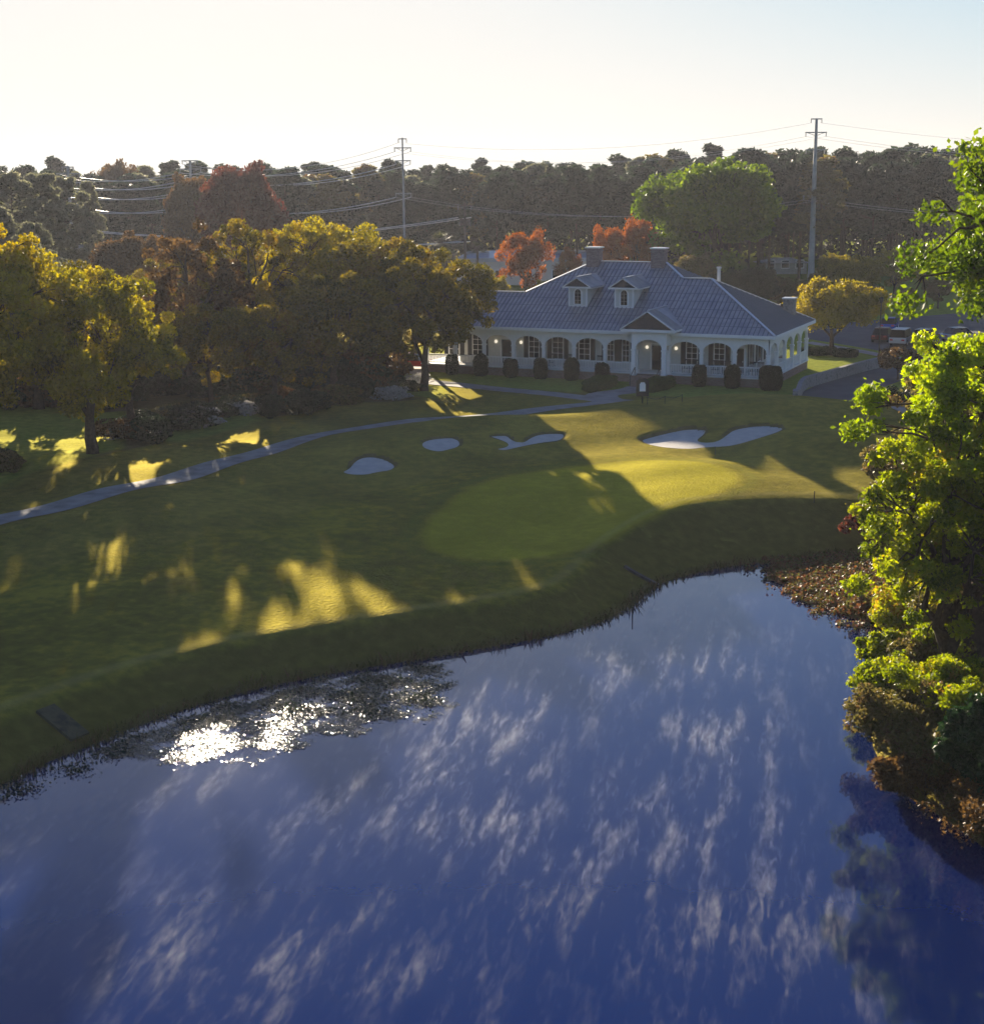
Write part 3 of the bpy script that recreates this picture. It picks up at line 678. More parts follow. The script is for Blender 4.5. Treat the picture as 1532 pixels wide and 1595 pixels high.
    def door(cx, w_=1.0, y=2.585):
        d = MB(); d.box(cx-w_/2, cx+w_/2, y-.03, y, .86, 3.05); dd = d.build('door', M['dark'], root)
        f = MB()
        for s in (-1, 1): f.box(cx+s*(w_/2+.07)-.07, cx+s*(w_/2+.07)+.07, y-.06, y, .86, 3.15)
        f.box(cx-w_/2-.14, cx+w_/2+.14, y-.06, y, 3.152, 3.3); f.build('door_frame', Wm, dd)
        g = MB(); g.box(cx-w_/2+.15, cx+w_/2-.15, y-.04, y-.032, 1.8, 2.9); g.build('pane', M['glass'], dd)
        k = MB(); k.box(cx+w_/2-.12, cx+w_/2-.06, y-.09, y-.032, 1.85, 1.98); k.build('handle', M['ridge'], dd)
    def lampg(cx, z=3.1, y=2.5):
        l = MB(); l.box(cx-.04, cx+.04, y, y+.085, z-.03, z+.03); lo = l.build('wall_lamp', M['black'], root)
        g = MB(); g.tube([(cx, y-.06, z-.16), (cx, y-.06, z-.1), (cx, y-.06, z), (cx, y-.06, z+.1), (cx, y-.06, z+.15)], [.05, .12, .15, .11, .03], 10); g.build('lamp_globe', M['globe'], lo, True)
    for cx in (-32.0+.6, -28.9): window(cx)
    for cx in (-26.96, -24.38, -11.95, -9.2): lampg(cx, 2.9)
    door(-25.9); door(-11.0); door(-3.3, .7)
    for cx, w_ in ((-23.1, .95), (-20.7, 1.0), (-18.05, 1.0), (-15.5, .55), (-14.0, .6), (-7.75, .95), (-5.2, .9)): window(cx, w_)
    # side wall windows
    for v in (4.2, 7.2, 10.2):
        fr = MB(); x = -2.785; fr.box(x, x+.05, v-.6, v+.6, 1.4, 3.6); f = fr.build('window', Wm, root); g = MB(); g.box(x+.052, x+.058, v-.5, v+.5, 1.5, 3.5); g.build('pane', M['glass'], f)
        for s in (-1, 1):
            h = MB(); h.box(x, x+.05, v+s*.85-.22, v+s*.85+.22, 1.4, 3.6); h.build('shutter', M['dark'], root)
    # roof: plan points (x, d') with d' from the front eave at d=-0.5
    def RP(x, d, z): return (x, d-.5, ze+ph*z)
    e1, e2, dm, dc, dl = .5, 16.0, 8.0, 10.4, 5.3
    xa = e1-dm; xc1 = -12.6; xc0 = -19.8; xR = xc1+(dc-dm); xl = xc0-(dc-dl); xw = -28.8; xe = xw-dl
    faces = [
        [(xe, 0, 0), (e1, 0, 0), (xa, dm, dm), (xR, dm, dm), (xc1, dc, dc), (xc0, dc, dc), (xl, dl, dl), (xw, dl, dl)],
        [(e1, 0, 0), (e1, e2, 0), (xa, dm, dm)],
        [(e1, e2, 0), (xR+dm, e2, 0), (xR, dm, dm), (xa, dm, dm)],
        [(xR+dm, e2, 0), (xR+dm, 2*dc, 0), (xc1, dc, dc), (xR, dm, dm)],
        [(xR+dm, 2*dc, 0), (xl-dl, 2*dc, 0), (xc0, dc, dc), (xc1, dc, dc)],
        [(xl-dl, 2*dc, 0), (xl-dl, 2*dl, 0), (xl, dl, dl), (xc0, dc, dc)],
        [(xl-dl, 2*dl, 0), (xe, 2*dl, 0), (xw, dl, dl), (xl, dl, dl)],
        [(xe, 2*dl, 0), (xe, 0, 0), (xw, dl, dl)]]
    rf = MB()
    for f in faces:
        vs = [RP(*q) for q in f]; rf.add(vs, [tuple(range(len(vs)))])
    nf0 = len(rf.f)
    # standing seams on the faces in view, one raised rib each 0.41 m, cross laps every 1.2 m
    def top_front(x):
        P = [(xe, 0), (xw, dl), (xl, dl), (xc0, dc), (xc1, dc), (xR, dm), (xa, dm), (e1, 0)]
        for (a, b_), (c, d_) in zip(P[:-1], P[1:]):
            if a <= x <= c: return b_+(d_-b_)*(x-a)/(c-a+1e-9)
        return 0
    x = xe+.3
    while x < e1-.2:
        t = top_front(x)
        if t > .3: rf.bar(Vector(RP(x, .02, 0))+Vector((0, 0, .03)), Vector(RP(x, t-.05, t-.05))+Vector((0, 0, .03)), .05, .075)
        x += .41
    v = .3
    while v < e2-.2:
        t = min(v, e2-v)
        if t > .3: rf.bar(Vector(RP(e1-.02, v, 0))+Vector((0, 0, .03)), Vector(RP(e1-t+.05, v, t-.05))+Vector((0, 0, .03)), .05, .075)
        v += .41
    v = dm+.4
    while v < 2*dc-.4:
        if v > dm:
            t = dc-abs(dc-v); 
            if v < e2: t0 = max(0, 16-v)
            else: t0 = 0
            if t-t0 > .4: rf.bar(Vector(RP(xR+dm-t0, v, t0))+Vector((0, 0, .03)), Vector(RP(xR+dm-t, v, t))+Vector((0, 0, .03)), .05, .075)
        v += .41
    for k in range(1, 9):
        d = k*1.15
        a = xe+d if d < dl else (xl+(d-dl)); c = e1-d if d < dm else xR-(d-dm)
        rf.bar(Vector(RP(a+.1, d, d))+Vector((0, 0, .012)), Vector(RP(c-.1, d, d))+Vector((0, 0, .012)), .05, .03)
        if d < dm: rf.bar(Vector(RP(e1-d, d+.1, d))+Vector((0, 0, .012)), Vector(RP(e1-d, e2-d-.1, d))+Vector((0, 0, .012)), .05, .03)
    roof = rf.build('roof', M['roof'], root); roof.data.materials.append(M['seam'])
    for q_ in list(roof.data.polygons)[nf0:]: q_.material_index = 1
    rc = MB()
    for a, c in (((e1, 0, 0), (xa, dm, dm)), ((xa, dm, dm), (xR, dm, dm)), ((xR, dm, dm), (xc1, dc, dc)), ((xc1, dc, dc), (xc0, dc, dc)), ((xc0, dc, dc), (xl, dl, dl)), ((xl, dl, dl), (xw, dl, dl)), ((xw, dl, dl), (xe, 0, 0)), ((xa, dm, dm), (e1, e2, 0))):
        A = Vector(RP(*a))+Vector((0, 0, .06)); B = Vector(RP(*c))+Vector((0, 0, .06)); A = A+(B-A).normalized()*.06; B = B-(B-A).normalized()*.06
        rc.bar(A, B, .24, .07)
    rc.build('ridge_cap', M['ridge'], roof)
    # fascia boards
    fb = MB(); z0, z1 = ze-.26, ze+.02
    fb.box(xe-.02, e1+.02, -.56, -.502, z0, z1); fb.box(e1+.002, e1+.06, -.50, e2-.5, z0, z1); fb.box(xe-.06, xe-.002, -.5, 2*dl-.5, z0, z1)
    fb.box(e1-.6, e1-.0, -.5, e2-.5, z0+.02, z0+.05); fb.box(xe, e1-.61, -.5, .08, z0+.02, z0+.05)
    fb.build('fascia', Wm, root)
    # dormers
    for cx in (-18.85, -14.35):
        y0 = 2.93; w_ = .92; zb = 6.36; zt = 8.15; zp = 8.98; rr = lambda z: (z-ze)/ph-.5
        dr = MB()
        dr.add([(cx-w_, y0, zb-.05), (cx+w_, y0, zb-.05), (cx+w_, y0, zt), (cx, y0, zp-.12), (cx-w_, y0, zt), (cx-w_, rr(zt), zt), (cx+w_, rr(zt), zt)],
               [(0, 1, 2, 3, 4), (1, 6, 2), (0, 4, 5)])
        for k in range(11): z = zb+.12+k*.15; [dr.box(cx+s*(w_+.006)-.006, cx+s*(w_+.006)+.006, y0, rr(z), z, z+.015) for s in (-1, 1)]
        d = dr.build('dormer', S_, root)
        t = MB()
        for s in (-1, 1):
            t.box(cx+s*(w_-.06)-.075, cx+s*(w_-.06)+.075, y0-.05, y0-.003, zb, zt)
            t.bar((cx+s*1.42, y0-.36, zt-.02), (cx+s*.03, y0-.36, zp+.03), .07, .18, (0, 1, 0))
            t.bar((cx+s*1.40, y0-.3, zt-.06), (cx+s*1.40, rr(zt)+.3, zt-.06), .09, .14)
        t.box(cx-w_, cx+w_, y0-.055, y0-.004, zb-.04, zb+.1); t.box(cx-1.38, cx+1.38, y0-.39, y0-.30, zt-.1, zt+.05)
        t.build('trim', Wm, d)
        g = MB(); g.add([(cx-1.2, y0-.31, zt+.05), (cx+1.2, y0-.31, zt+.05), (cx, y0-.31, zp-.1)], [(0, 1, 2)]); g.build('gable_shingles', M['shingle'], d)
        rm = MB()
        yb = rr(zp+.06)
        for s in (-1, 1):
            A = (cx, y0-.42, zp+.06); B = (cx+s*1.48, y0-.42, zt-.0); Cc = (cx+s*1.48, rr(zt)+.02, zt-.0); D = (cx, yb, zp+.06)
            up = Vector((0, 0, .05)); rm.add([A, B, Cc, D]+[tuple(Vector(q)+up) for q in (A, B, Cc, D)], [(0, 1, 2, 3), (4, 5, 6, 7), (0, 1, 5, 4), (1, 2, 6, 5)])
            for k in range(1, 11):
                f_ = k/11; y = y0-.42+f_*(rr(zt)+.02-y0+.42); rm.bar((cx+s*.05, y, zp+.11), (cx+s*1.46, y, zt+.06), .035, .05)
        rm.build('dormer_roof', M['roof'], d)
        rb = MB(); rb.bar((cx, y0-.42, zp+.14), (cx, yb-.1, zp+.14), .14, .05); rb.build('ridge_cap', M['ridge'], d)
        # arched window
        pts = [(cx-.3, 6.6), (cx+.3, 6.6), (cx+.3, 7.6)]+[(cx+.3*math.cos(a), 7.6+.34*math.sin(a)) for a in [k*math.pi/12 for k in range(1, 12)]]+[(cx-.3, 7.6)]
        big = [(cx+(x-cx)*1.38, 7.2+(z-7.2)*1.13) for x, z in pts]
        f = MB(); f.prism(big, 'y', y0-.045, y0-.003); f.build('window_frame', Wm, d)
        g = MB(); g.prism(pts, 'y', y0-.055, y0-.047); gg = g.build('window_pane', M['glass'], d)
        mu = MB(); mu.box(cx-.018, cx+.018, y0-.07, y0-.057, 6.6, 7.92)
        for z in (6.93, 7.26, 7.6): mu.box(cx-.3, cx+.3, y0-.069, y0-.058, z-.015, z+.015)
        mu.build('muntins', M['pole'], d)
    # entrance portico
    x0, x1 = -11.8, -9.0; xm = (x0+x1)/2; y0 = -1.7
    pm = lambda u, v, z: (u, y0+v, z)
    for u in (x0, x1): column(pm, u, 3.2, .19)
    pt = MB(); fr = MB()
    n = 18; rx = (x1-x0)/2-.2
    for i in range(n):
        q = []
        for k in (i, i+1):
            t = math.pi-math.pi*k/n; q.append((xm+rx*math.cos(t), 3.2+.85*abs(math.sin(t))**.92))
        (a, za), (c, zc_) = q
        vs = [(a, y0-.1, za), (c, y0-.1, zc_), (c, y0-.1, 4.8), (a, y0-.1, 4.8), (a, y0+.1, za), (c, y0+.1, zc_), (c, y0+.1, 4.8), (a, y0+.1, 4.8)]
        fr.add(vs, [(0, 1, 2, 3), (7, 6, 5, 4), (0, 4, 5, 1)])
    for s, xx in ((-1, x0), (1, x1)):
        fr.box(min(xx, xx-s*.2), max(xx, xx-s*.2), y0-.1, y0+.1, 3.2, 4.8); fr.box(xx+s*.0-.1*(s < 0)*2+0, xx+.2*(s > 0), y0-.1, y0+.1, 3.2, 4.8)
        fr.box(xx-.09, xx+.09, y0+.105, -.0, 3.5, 4.8)
    po = fr.build('portico', Wm, root)
    r_ = MB(); zE, zP = 4.95, 6.55; yf = y0-.5; rr = lambda z: (z-ze)/ph-.5
    for s in (-1, 1):
        A = (xm, yf, zP); B = (xm+s*2.5, yf, zE); Cc = (xm+s*2.5, rr(zE)+.03, zE); D = (xm, rr(zP)+.03, zP)
        up = Vector((0, 0, .06)); r_.add([A, B, Cc, D]+[tuple(Vector(q)+up) for q in (A, B, Cc, D)], [(0, 1, 2, 3), (4, 5, 6, 7), (0, 1, 5, 4), (1, 2, 6, 5)])
        for k in range(1, 9):
            y = yf+k*(rr(zE)-yf)/9*1.0
            r_.bar((xm+s*.05, y, zP+.05), (xm+s*2.48, y, zE+.08), .04, .06)
    r_.build('portico_roof', M['roof'], po)
    rb = MB(); rb.bar((xm, yf, zP+.1), (xm, rr(zP), zP+.1), .18, .06); rb.build('ridge_cap', M['ridge'], po)
    t = MB()
    for s in (-1, 1): t.bar((xm+s*2.52, yf-.04, zE-.03), (xm+s*.02, yf-.04, zP-.02), .08, .26, (0, 1, 0)); t.bar((xm+s*2.4, yf, zE-.1), (xm+s*2.4, 0, zE-.1), .2, .2)
    t.box(xm-2.45, xm+2.45, yf-.07, yf+.2, zE-.22, zE+.02); t.build('portico_trim', Wm, po)
    g = MB(); g.add([(xm-2.2, yf+.06, zE), (xm+2.2, yf+.06, zE), (xm, yf+.06, zP-.1)], [(0, 1, 2)]); g.build('gable_shingles', M['shingle'], po)
    st = MB(); st.box(x0-.3, x1+.3, y0-.35, -.085, -.4, .80)
    for k in range(4): st.box(x0+.2, x1-.2, y0-.35-.32*(k+1), y0-.35-.32*k-.002, -.4, .62-.16*k)
    st.build('steps', M['brick'], root)
    hr = MB()
    for s, xx in ((1, x0+.25), (-1, x1-.25)): hr.bar((xx, y0-.4, 1.6), (xx, y0-1.6, .95), .05); hr.bar((xx, y0-1.6, .95), (xx, y0-1.6, .0), .05); hr.bar((xx, y0-.4, 1.6), (xx, y0-.4, .8), .05)
    hr.build('handrail', M['black'], root)
    # chimneys
    for (cx, cy, zb, zt, w_) in ((-19.7, 9.6, 9.4, 11.5, .62), (-13.2, 9.6, 9.4, 11.5, .62), (-1.3, 12.4, 4.9, 6.9, .5)):
        c = MB(); c.box(cx-w_, cx+w_, cy-w_, cy+w_, zb, zt-.12); c.box(cx-w_-.06, cx+w_+.06, cy-w_-.06, cy+w_+.06, zt-.42, zt-.3)
        ch = c.build('chimney', M['oldbrick'] if zb > 9 else M['stone'], roof)
        k = MB(); k.box(cx-w_-.1, cx+w_+.1, cy-w_-.1, cy+w_+.1, zt-.12, zt); k.build('chimney_cap', M['ridge'], ch)
    v = MB(); v.tube([(-2.2, 12.9, 5.2), (-2.2, 12.9, 6.0)], [.3, .3], 10); v.tube([(-2.2, 12.9, 6.02), (-2.2, 12.9, 6.25)], [.42, .1], 10); v.build('roof_vent', M['black'], roof)
    v = MB(); v.tube([(-7.1, 8.6, 8.4), (-7.1, 8.6, 9.7)], [.16, .16], 10); v.tube([(-7.1, 8.6, 9.72), (-7.1, 8.6, 9.85)], [.24, .24], 10); v.build('flue_pipe', M['ridge'], roof)
    return root
CLUB = clubhouse()
def HL(x, d, z=0):
    p = HC+EX*x+EY*d; return (p[0], p[1], hz(p[0], p[1])+z)
# rocking chairs on the veranda
def rocker(loc, rz):
    o = empty('rocking_chair', loc, rz, label='dark rocking chair on the clubhouse veranda', cat='chair', group='dark chairs on the veranda')
    s = MB(); s.box(-.3, .3, -.28, .28, .4, .45); s.build('seat', M['dark'], o)
    b = MB()
    for k in range(5): x = -.24+k*.12; b.bar((x, .28, .45), (x, .42, 1.15), .05, .02)
    b.bar((-.3, .42, 1.15), (.3, .42, 1.15), .06, .1); b.build('backrest', M['dark'], o)
    for sx in (-.28, .28):
        r_ = MB(); r_.tube([(sx, -.5, .1), (sx, -.2, .03), (sx, .15, .02), (sx, .5, .09)], [.02]*4, 5); r_.build('runner', M['dark'], o)
        a = MB(); a.box(sx-.04, sx+.04, -.32, .32, .66, .7); a.bar((sx, -.26, .05), (sx, -.26, .66), .05); a.bar((sx, .26, .05), (sx, .26, .66), .05); a.build('armrest', M['dark'], o)
for x in (-21.9, -21.0, -7.9, -7.2, -5.2, -4.2, -2.0, -1.2, -19.2, -16.2):
    p = HL(x, 1.3); rocker((p[0], p[1], HC[2]+.85), -TH+random.uniform(-.2, .2))

# ------------------------------------------------------------------ clipped shrubs, hedges and small things by the clubhouse
cs = bush_mesh('clipped_column', 3, .62, .62, .95, 5200, .10, M['hedge'], 3.2, .03)
def shrub(me, name, loc, s=(1, 1, 1), rz=0, **kw):
    o = link(name, me); o.location = loc; o.scale = s; o.rotation_euler = (0, 0, rz); return tag(o, **kw)
for k, d in enumerate((-30.15, -27.15, -24.15, -21.15, -18.15, -15.15, -6.15, -3.15)):
    shrub(cs, 'clipped_shrub', HL(d+.15, -.95), (1, 1, 1.0+.1*math.sin(k*2.1)), k, label='dark clipped shrub standing in front of a veranda column', cat='shrub', group='clipped shrubs along the veranda front')
shrub(bush_mesh('corner_bush', 5, .95, .9, 1.05, 8000, .11, M['hedge'], 4, .02), 'clipped_shrub', HL(.35, -.95), label='widest dark boxy shrub at the right front corner of the clubhouse', cat='shrub')
gh = bush_mesh('front_hedge', 6, 2.6, .85, .55, 12000, .11, M['ghedge'], 3.5, .05)
shrub(gh, 'hedge', HL(-13.6, -5.6), (1, 1, 1), R(62), label='low bright green hedge on the left of the front walk', cat='hedge')
shrub(gh, 'hedge', HL(-8.7, -4.2), (.85, 1, 1), R(58), label='low bright green hedge on the right of the front walk behind the sign', cat='hedge')
# small sign
p = GH(1000, 628); o = empty('sign', tuple(p), R(0), label='small white notice board in a dark frame on a black post by the front walk', cat='sign')
b = MB(); b.box(-.05, .05, -.05, .05, -.3, .95); b.build('post', M['black'], o)
b = MB(); b.box(-.50, .50, -.06, .06, .55, 1.75); b.prism([(-.5, 1.75), (.5, 1.75), (.28, 1.98), (-.28, 1.98)], 'y', -.06, .06); b.build('frame', M['black'], o)
b = MB(); b.prism([(-.24, .95), (.24, .95), (.24, 1.5), (.14, 1.68), (-.14, 1.68), (-.24, 1.5)], 'y', -.075, -.062); b.build('board', M['white'], o)
# rope rail beside the path
pts = [GH(1008, 630), GH(1035, 629), GH(1062, 626)]
o = empty('rope_barrier', tuple(pts[0]), label='low black rope barrier on thin stakes right of the notice board', cat='barrier')
for q in pts:
    d = q-pts[0]; b = MB(); b.tube([(d[0], d[1], d[2]-.2), (d[0], d[1], d[2]+.6)], [.03, .03], 6); b.build('stake', M['black'], o)
b = MB()
for a, c in zip(pts[:-1], pts[1:]):
    L = [Vector(a-pts[0]+(c-a)*t)+Vector((0, 0, .55-.16*math.sin(math.pi*t))) for t in np.linspace(0, 1, 7)]; b.tube(L, [.022]*7, 5)
b.build('rope', M['black'], o)
# stone retaining wall along the drive
wl = smooth_open(np.array([GH(a, b)[:2] for a, b in ((1238, 616), (1246, 606), (1270, 600), (1310, 588), (1350, 577), (1385, 569))]), 2)
T = np.gradient(wl, axis=0); T /= np.linalg.norm(T, axis=1)[:, None]; Nn = np.stack([-T[:, 1], T[:, 0]], 1)
V = []; 
for i, (q, n) in enumerate(zip(wl, Nn)):
    zb = hz(q[0], q[1]); h = .35+.65*min(1, i/5)
    for s, zz in ((-.2, -.3), (-.2, h), (.2, h), (.2, -.3)): V.append((q[0]+n[0]*s, q[1]+n[1]*s, zb+zz))
k = len(wl); Fw = []
for i in range(k-1):
    for a in range(4): Fw.append((i*4+a, i*4+(a+1) % 4, (i+1)*4+(a+1) % 4, (i+1)*4+a))
b = MB(); b.add(V, Fw+[(0, 1, 2, 3), tuple((k-1)*4+q for q in (3, 2, 1, 0))]); o = b.build('retaining_wall', M['stone'])
tag(o, 'low curved grey stone retaining wall beside the driveway', 'wall')
# lamp post
p = GH(1368, 560); o = empty('lamp_post', tuple(p), label='tall thin black lamp post between the lawn and the car park', cat='lamp post')
b = MB(); b.tube([(0, 0, -.3), (0, 0, .5), (0, 0, 5.6)], [.11, .07, .05], 8); b.build('post', M['black'], o)
b = MB(); b.tube([(0, 0, 5.6), (0, 0, 5.75), (0, 0, 6.1), (0, 0, 6.2)], [.08, .17, .22, .04], 8); b.build('lantern', M['black'], o)
# low hedges by the crepe myrtle
hb = bush_mesh('box_hedge', 8, .95, .7, .42, 3500, .12, M['hedge'], 4, .03)
for px, py, s, t in ((1268, 553, 1.5, 'leftmost'), (1290, 552, .8, 'middle'), (1317, 556, 1.25, 'rightmost')):
    shrub(hb, 'hedge', tuple(GH(px, py)), (s, 1.2, 1), -.4, label=f'{t} of the three low dark hedges under the golden tree by the car park', cat='hedge')
# stakes
for (px, py, h, lab) in ((984, 972, 1.0, 'thin dark stake in the water by the left bank'), (1267, 783, .7, 'short thin stake on the bank edge right of the green'), (1113, 708, .55, 'short rake handle standing at the rim of the double bunker')):
    p = GH(px, py); b = MB(); b.tube([(0, 0, -.4), (.02, 0, h)], [.035, .03], 6)
    tag(b.build('stake', M['black'], loc=tuple(p)), lab, 'stake')
# timber logs running down the bank
for (a, c, lab, wd) in (((972, 884), (1026, 914), 'dark timber edging running down the bank at the right bend', .22), ((70, 1105), (125, 1150), 'grassed-over stone drain slab running down the bank at the lower left', .9)):
    A = GH(*a); C_ = GH(*c); b = MB(); n = 8; pr = None
    L = [A+(C_-A)*t for t in np.linspace(0, 1, n)]; L = [Vector((q[0], q[1], hz(q[0], q[1])+(.05 if wd < .5 else .03))) for q in L]
    for q, r_ in zip(L[:-1], L[1:]): b.bar(q, r_, wd, .16)
    tag(b.build('drain_edging', M['wood'] if wd < .5 else M['mud']), lab, 'edging')

# ------------------------------------------------------------------ cars
def car_mesh(body, suv=False):
    paint = mat('car_paint', body, .25, spec=.6, metal=.2)
    o = empty('parked_car')
    L2, W2 = 2.3, .9; h1 = .95 if suv else .82; h2 = 1.75 if suv else 1.45
    prof = [(-L2, .35), (-L2, h1-.12), (-L2+.15, h1), (-1.15, h1+.05), (1.35, h1+.02), (L2-.1, h1-.12), (L2, h1-.3), (L2, .35), (1.85, .28), (-1.85, .28)]
    b = MB(); b.prism(prof, 'y', -W2, W2); body_o = b.build('body', paint, o)
    bm = bmesh.new(); bm.from_mesh(body_o.data); bmesh.ops.bevel(bm, geom=[e for e in bm.edges], offset=.06, segments=2, affect='EDGES'); bm.to_mesh(body_o.data); bm.free()
    c = MB(); a0, a1, b0, b1 = (-2.15, -1.95, .55, 1.15) if suv else (-1.75, -1.15, .3, 1.1)
    c.add([(a0, -W2+.04, h1), (b1, -W2+.04, h1), (b1, W2-.04, h1), (a0, W2-.04, h1), (a1, -W2+.2, h2), (b0, -W2+.2, h2), (b0, W2-.2, h2), (a1, W2-.2, h2)],
          [(0, 3, 2, 1), (4, 5, 6, 7), (0, 1, 5, 4), (1, 2, 6, 5), (2, 3, 7, 6), (3, 0, 4, 7)])
    c.build('windows', M['glass'], o)
    rf = MB(); rf.box(a1-.02, b0+.02, -W2+.18, W2-.18, h2+.003, h2+.045); rf.build('roof', paint, o)
    for sx in (-1.4, 1.42):
        for sy in (-1, 1):
            t = MB(); t.tube([(sx, sy*(W2-.18), .33), (sx, sy*(W2+.02), .33)], [.33, .33], 16); w_ = t.build('wheel', M['black'], o)
            r_ = MB(); r_.tube([(sx, sy*(W2+.021), .33), (sx, sy*(W2+.035), .33)], [.19, .19], 12); r_.build('rim', M['ridge'], w_)
    for sy in (-.62, .62):
        h = MB(); h.box(L2-.03, L2+.012, sy-.16, sy+.16, .6, .74); h.build('headlight', M['ridge'], o)
        h = MB(); h.box(-L2-.012, -L2+.03, sy-.16, sy+.16, .62, .78); h.build('tail_light', M['tail'], o)
    return o
M['tail'] = mat('tail_light', (.35, .02, .02), .3)
used = set()
protos = {}
def car(key, col, suv, px, py, rz, lab):
    if key not in protos: protos[key] = o = car_mesh(col, suv)
    else: o = copy_tree(protos[key])
    p = GH(px, py) if py < 9000 else None
    o.location = (p[0], p[1], p[2]+.04); o.rotation_euler = (0, 0, rz); tag(o, lab, 'car')
car('blue', (.03, .09, .42), False, 1384, 514, R(70), 'bright blue car beside the golden tree at the back of the car park')
car('maroon', (.14, .03, .03), False, 1374, 531, R(66), 'dark red car half hidden left of the silver car in the car park')
car('silver', (.50, .52, .55), True, 1404, 537, R(62), 'silver car seen from behind right of the lamp post')
car('navy', (.03, .035, .05), True, 1440, 538, R(60), 'dark car parked right next to the silver car')
car('grey', (.34, .35, .37), False, 1494, 531, R(20), 'grey car glimpsed behind the right foreground leaves')
for px, py, t in ((128, 452, 'leftmost'), (147, 446, 'farthest'), (168, 456, 'rightmost')):
    car('white', (.72, .72, .72), False, px, py, R(10), f'{t} white car in the lot behind the far left oaks')
car('red', (.45, .03, .03), False, 644, 574, R(-15), 'red car on the side road behind the oaks left of the clubhouse')
car('white', (.72, .72, .72), False, 455, 572, R(-5), 'white car on the side road behind the middle oaks')

# ------------------------------------------------------------------ far buildings
def building(name, cx, cy, w_, d_, h, rz, wallm, roofm, ridge, lab, gables=(), flat=False, win=6, z=2.3, cat='building'):
    o = empty(name, (cx, cy, z), rz, label=lab, cat=cat)
    b = MB(); b.box(-w_/2, w_/2, 0, d_, -.5, h); b.build('wall', wallm, o)
    if flat:
        b = MB(); b.box(-w_/2+.3, w_/2-.3, .3, d_-.3, h+.01, h+.2); rf = b.build('roof', roofm, o)
        p_ = MB(); p_.box(-w_/2-.1, w_/2+.1, -.1, .29, h+.003, h+.6); p_.box(-w_/2-.1, w_/2+.1, d_-.29, d_+.1, h+.003, h+.6); p_.box(-w_/2-.1, -w_/2+.29, .291, d_-.291, h+.003, h+.6); p_.box(w_/2-.29, w_/2+.1, .291, d_-.291, h+.003, h+.6)
        p_.build('parapet', M['palewall'], o)
    else:
        e = .8; r_ = MB(); k = min(d_/2, w_/2-1)
        P = [(-w_/2-e, -e, h), (w_/2+e, -e, h), (w_/2+e, d_+e, h), (-w_/2-e, d_+e, h), (-w_/2+k, d_/2, ridge), (w_/2-k, d_/2, ridge)]
        r_.add(P, [(0, 1, 5, 4), (1, 2, 5), (2, 3, 4, 5), (3, 0, 4)])
        for g in gables:
            gw, gh = 3.4, 2.4; yb = (gh)/((ridge-h)/(d_/2+e))
            r_.add([(g-gw-.4, -1.3, h-.1), (g, -1.3, h+gh+.15), (g, yb, h+gh+.15), (g-gw-.4, .2, h-.1)], [(0, 1, 2, 3)]); r_.add([(g+gw+.4, -1.3, h-.1), (g, -1.3, h+gh+.15), (g, yb, h+gh+.15), (g+gw+.4, .2, h-.1)], [(0, 1, 2, 3)])
        rf = r_.build('roof', roofm, o)
        for g in gables:
            q = MB(); q.prism([(g-3.4, h-.4), (g+3.4, h-.4), (g+3.4, h), (g, h+2.4), (g-3.4, h)], 'y', -1.0, -.003); q.build('gable', M['white'], o)
    for i in range(win):
        x = -w_/2+(i+.5)*w_/win; q = MB(); q.box(x-.8, x+.8, -.06, -.003, 1.0, 2.6); f = q.build('window', M['white'], o); q = MB(); q.box(x-.65, x+.65, -.075, -.062, 1.15, 2.45); q.build('pane', M['glass'], f)
        if h > 5: q = MB(); q.box(x-.8, x+.8, -.06, -.003, 4.2, 5.8); f = q.build('window', M['white'], o); q = MB(); q.box(x-.65, x+.65, -.075, -.062, 4.35, 5.65); q.build('pane', M['glass'], f)
    return o
p = AT(822, 262)
cb = building('commercial_building', p[0], p[1], 24, 26, 3.9, R(-4), M['tan'], M['bluroof'], 0, 'tan flat-roofed commercial building behind the first orange tree', flat=True, win=5)
for dx, dy in ((-6, 9), (-1.5, 12), (3, 7)):
    q = MB(); q.box(dx-1.1, dx+1.1, dy-.9, dy+.9, 4.11, 5.3); u = q.build('roof_unit', M['white'], cb)
    q = MB(); q.tube([(dx, dy, 5.302), (dx, dy, 5.45)], [.6, .6], 12); q.build('fan_cowl', M['pole'], u)
p = AT(300, 300); building('apartment_building', p[0]-2, p[1]+8, 34, 20, 7.0, R(-3), M['palewall'], M['darkroof'], 10.6, 'pale two-storey building with long dark roof behind the left trees', gables=(-9, 13), win=9)
p = AT(500, 322); building('apartment_building', p[0], p[1]+8, 26, 16, 7.4, R(4), M['palewall'], M['darkroof'], 10.9, 'pale building with dark roof and a white gable right behind the tallest middle oaks', gables=(8,), win=7)
p = AT(112, 290); building('shop_building', p[0], p[1], 14, 12, 5.0, R(2), M['pole'], M['bluroof'], 0, 'small grey flat-roofed building beside the far left pines', flat=True, win=3)
p = AT(1222, 284); building('shed', p[0], p[1], 8, 5, 2.0, R(3), M['pole'], M['palewall'], 2.9, 'low pale roofed shed at the foot of the tall right utility pole', win=3, cat='shed')

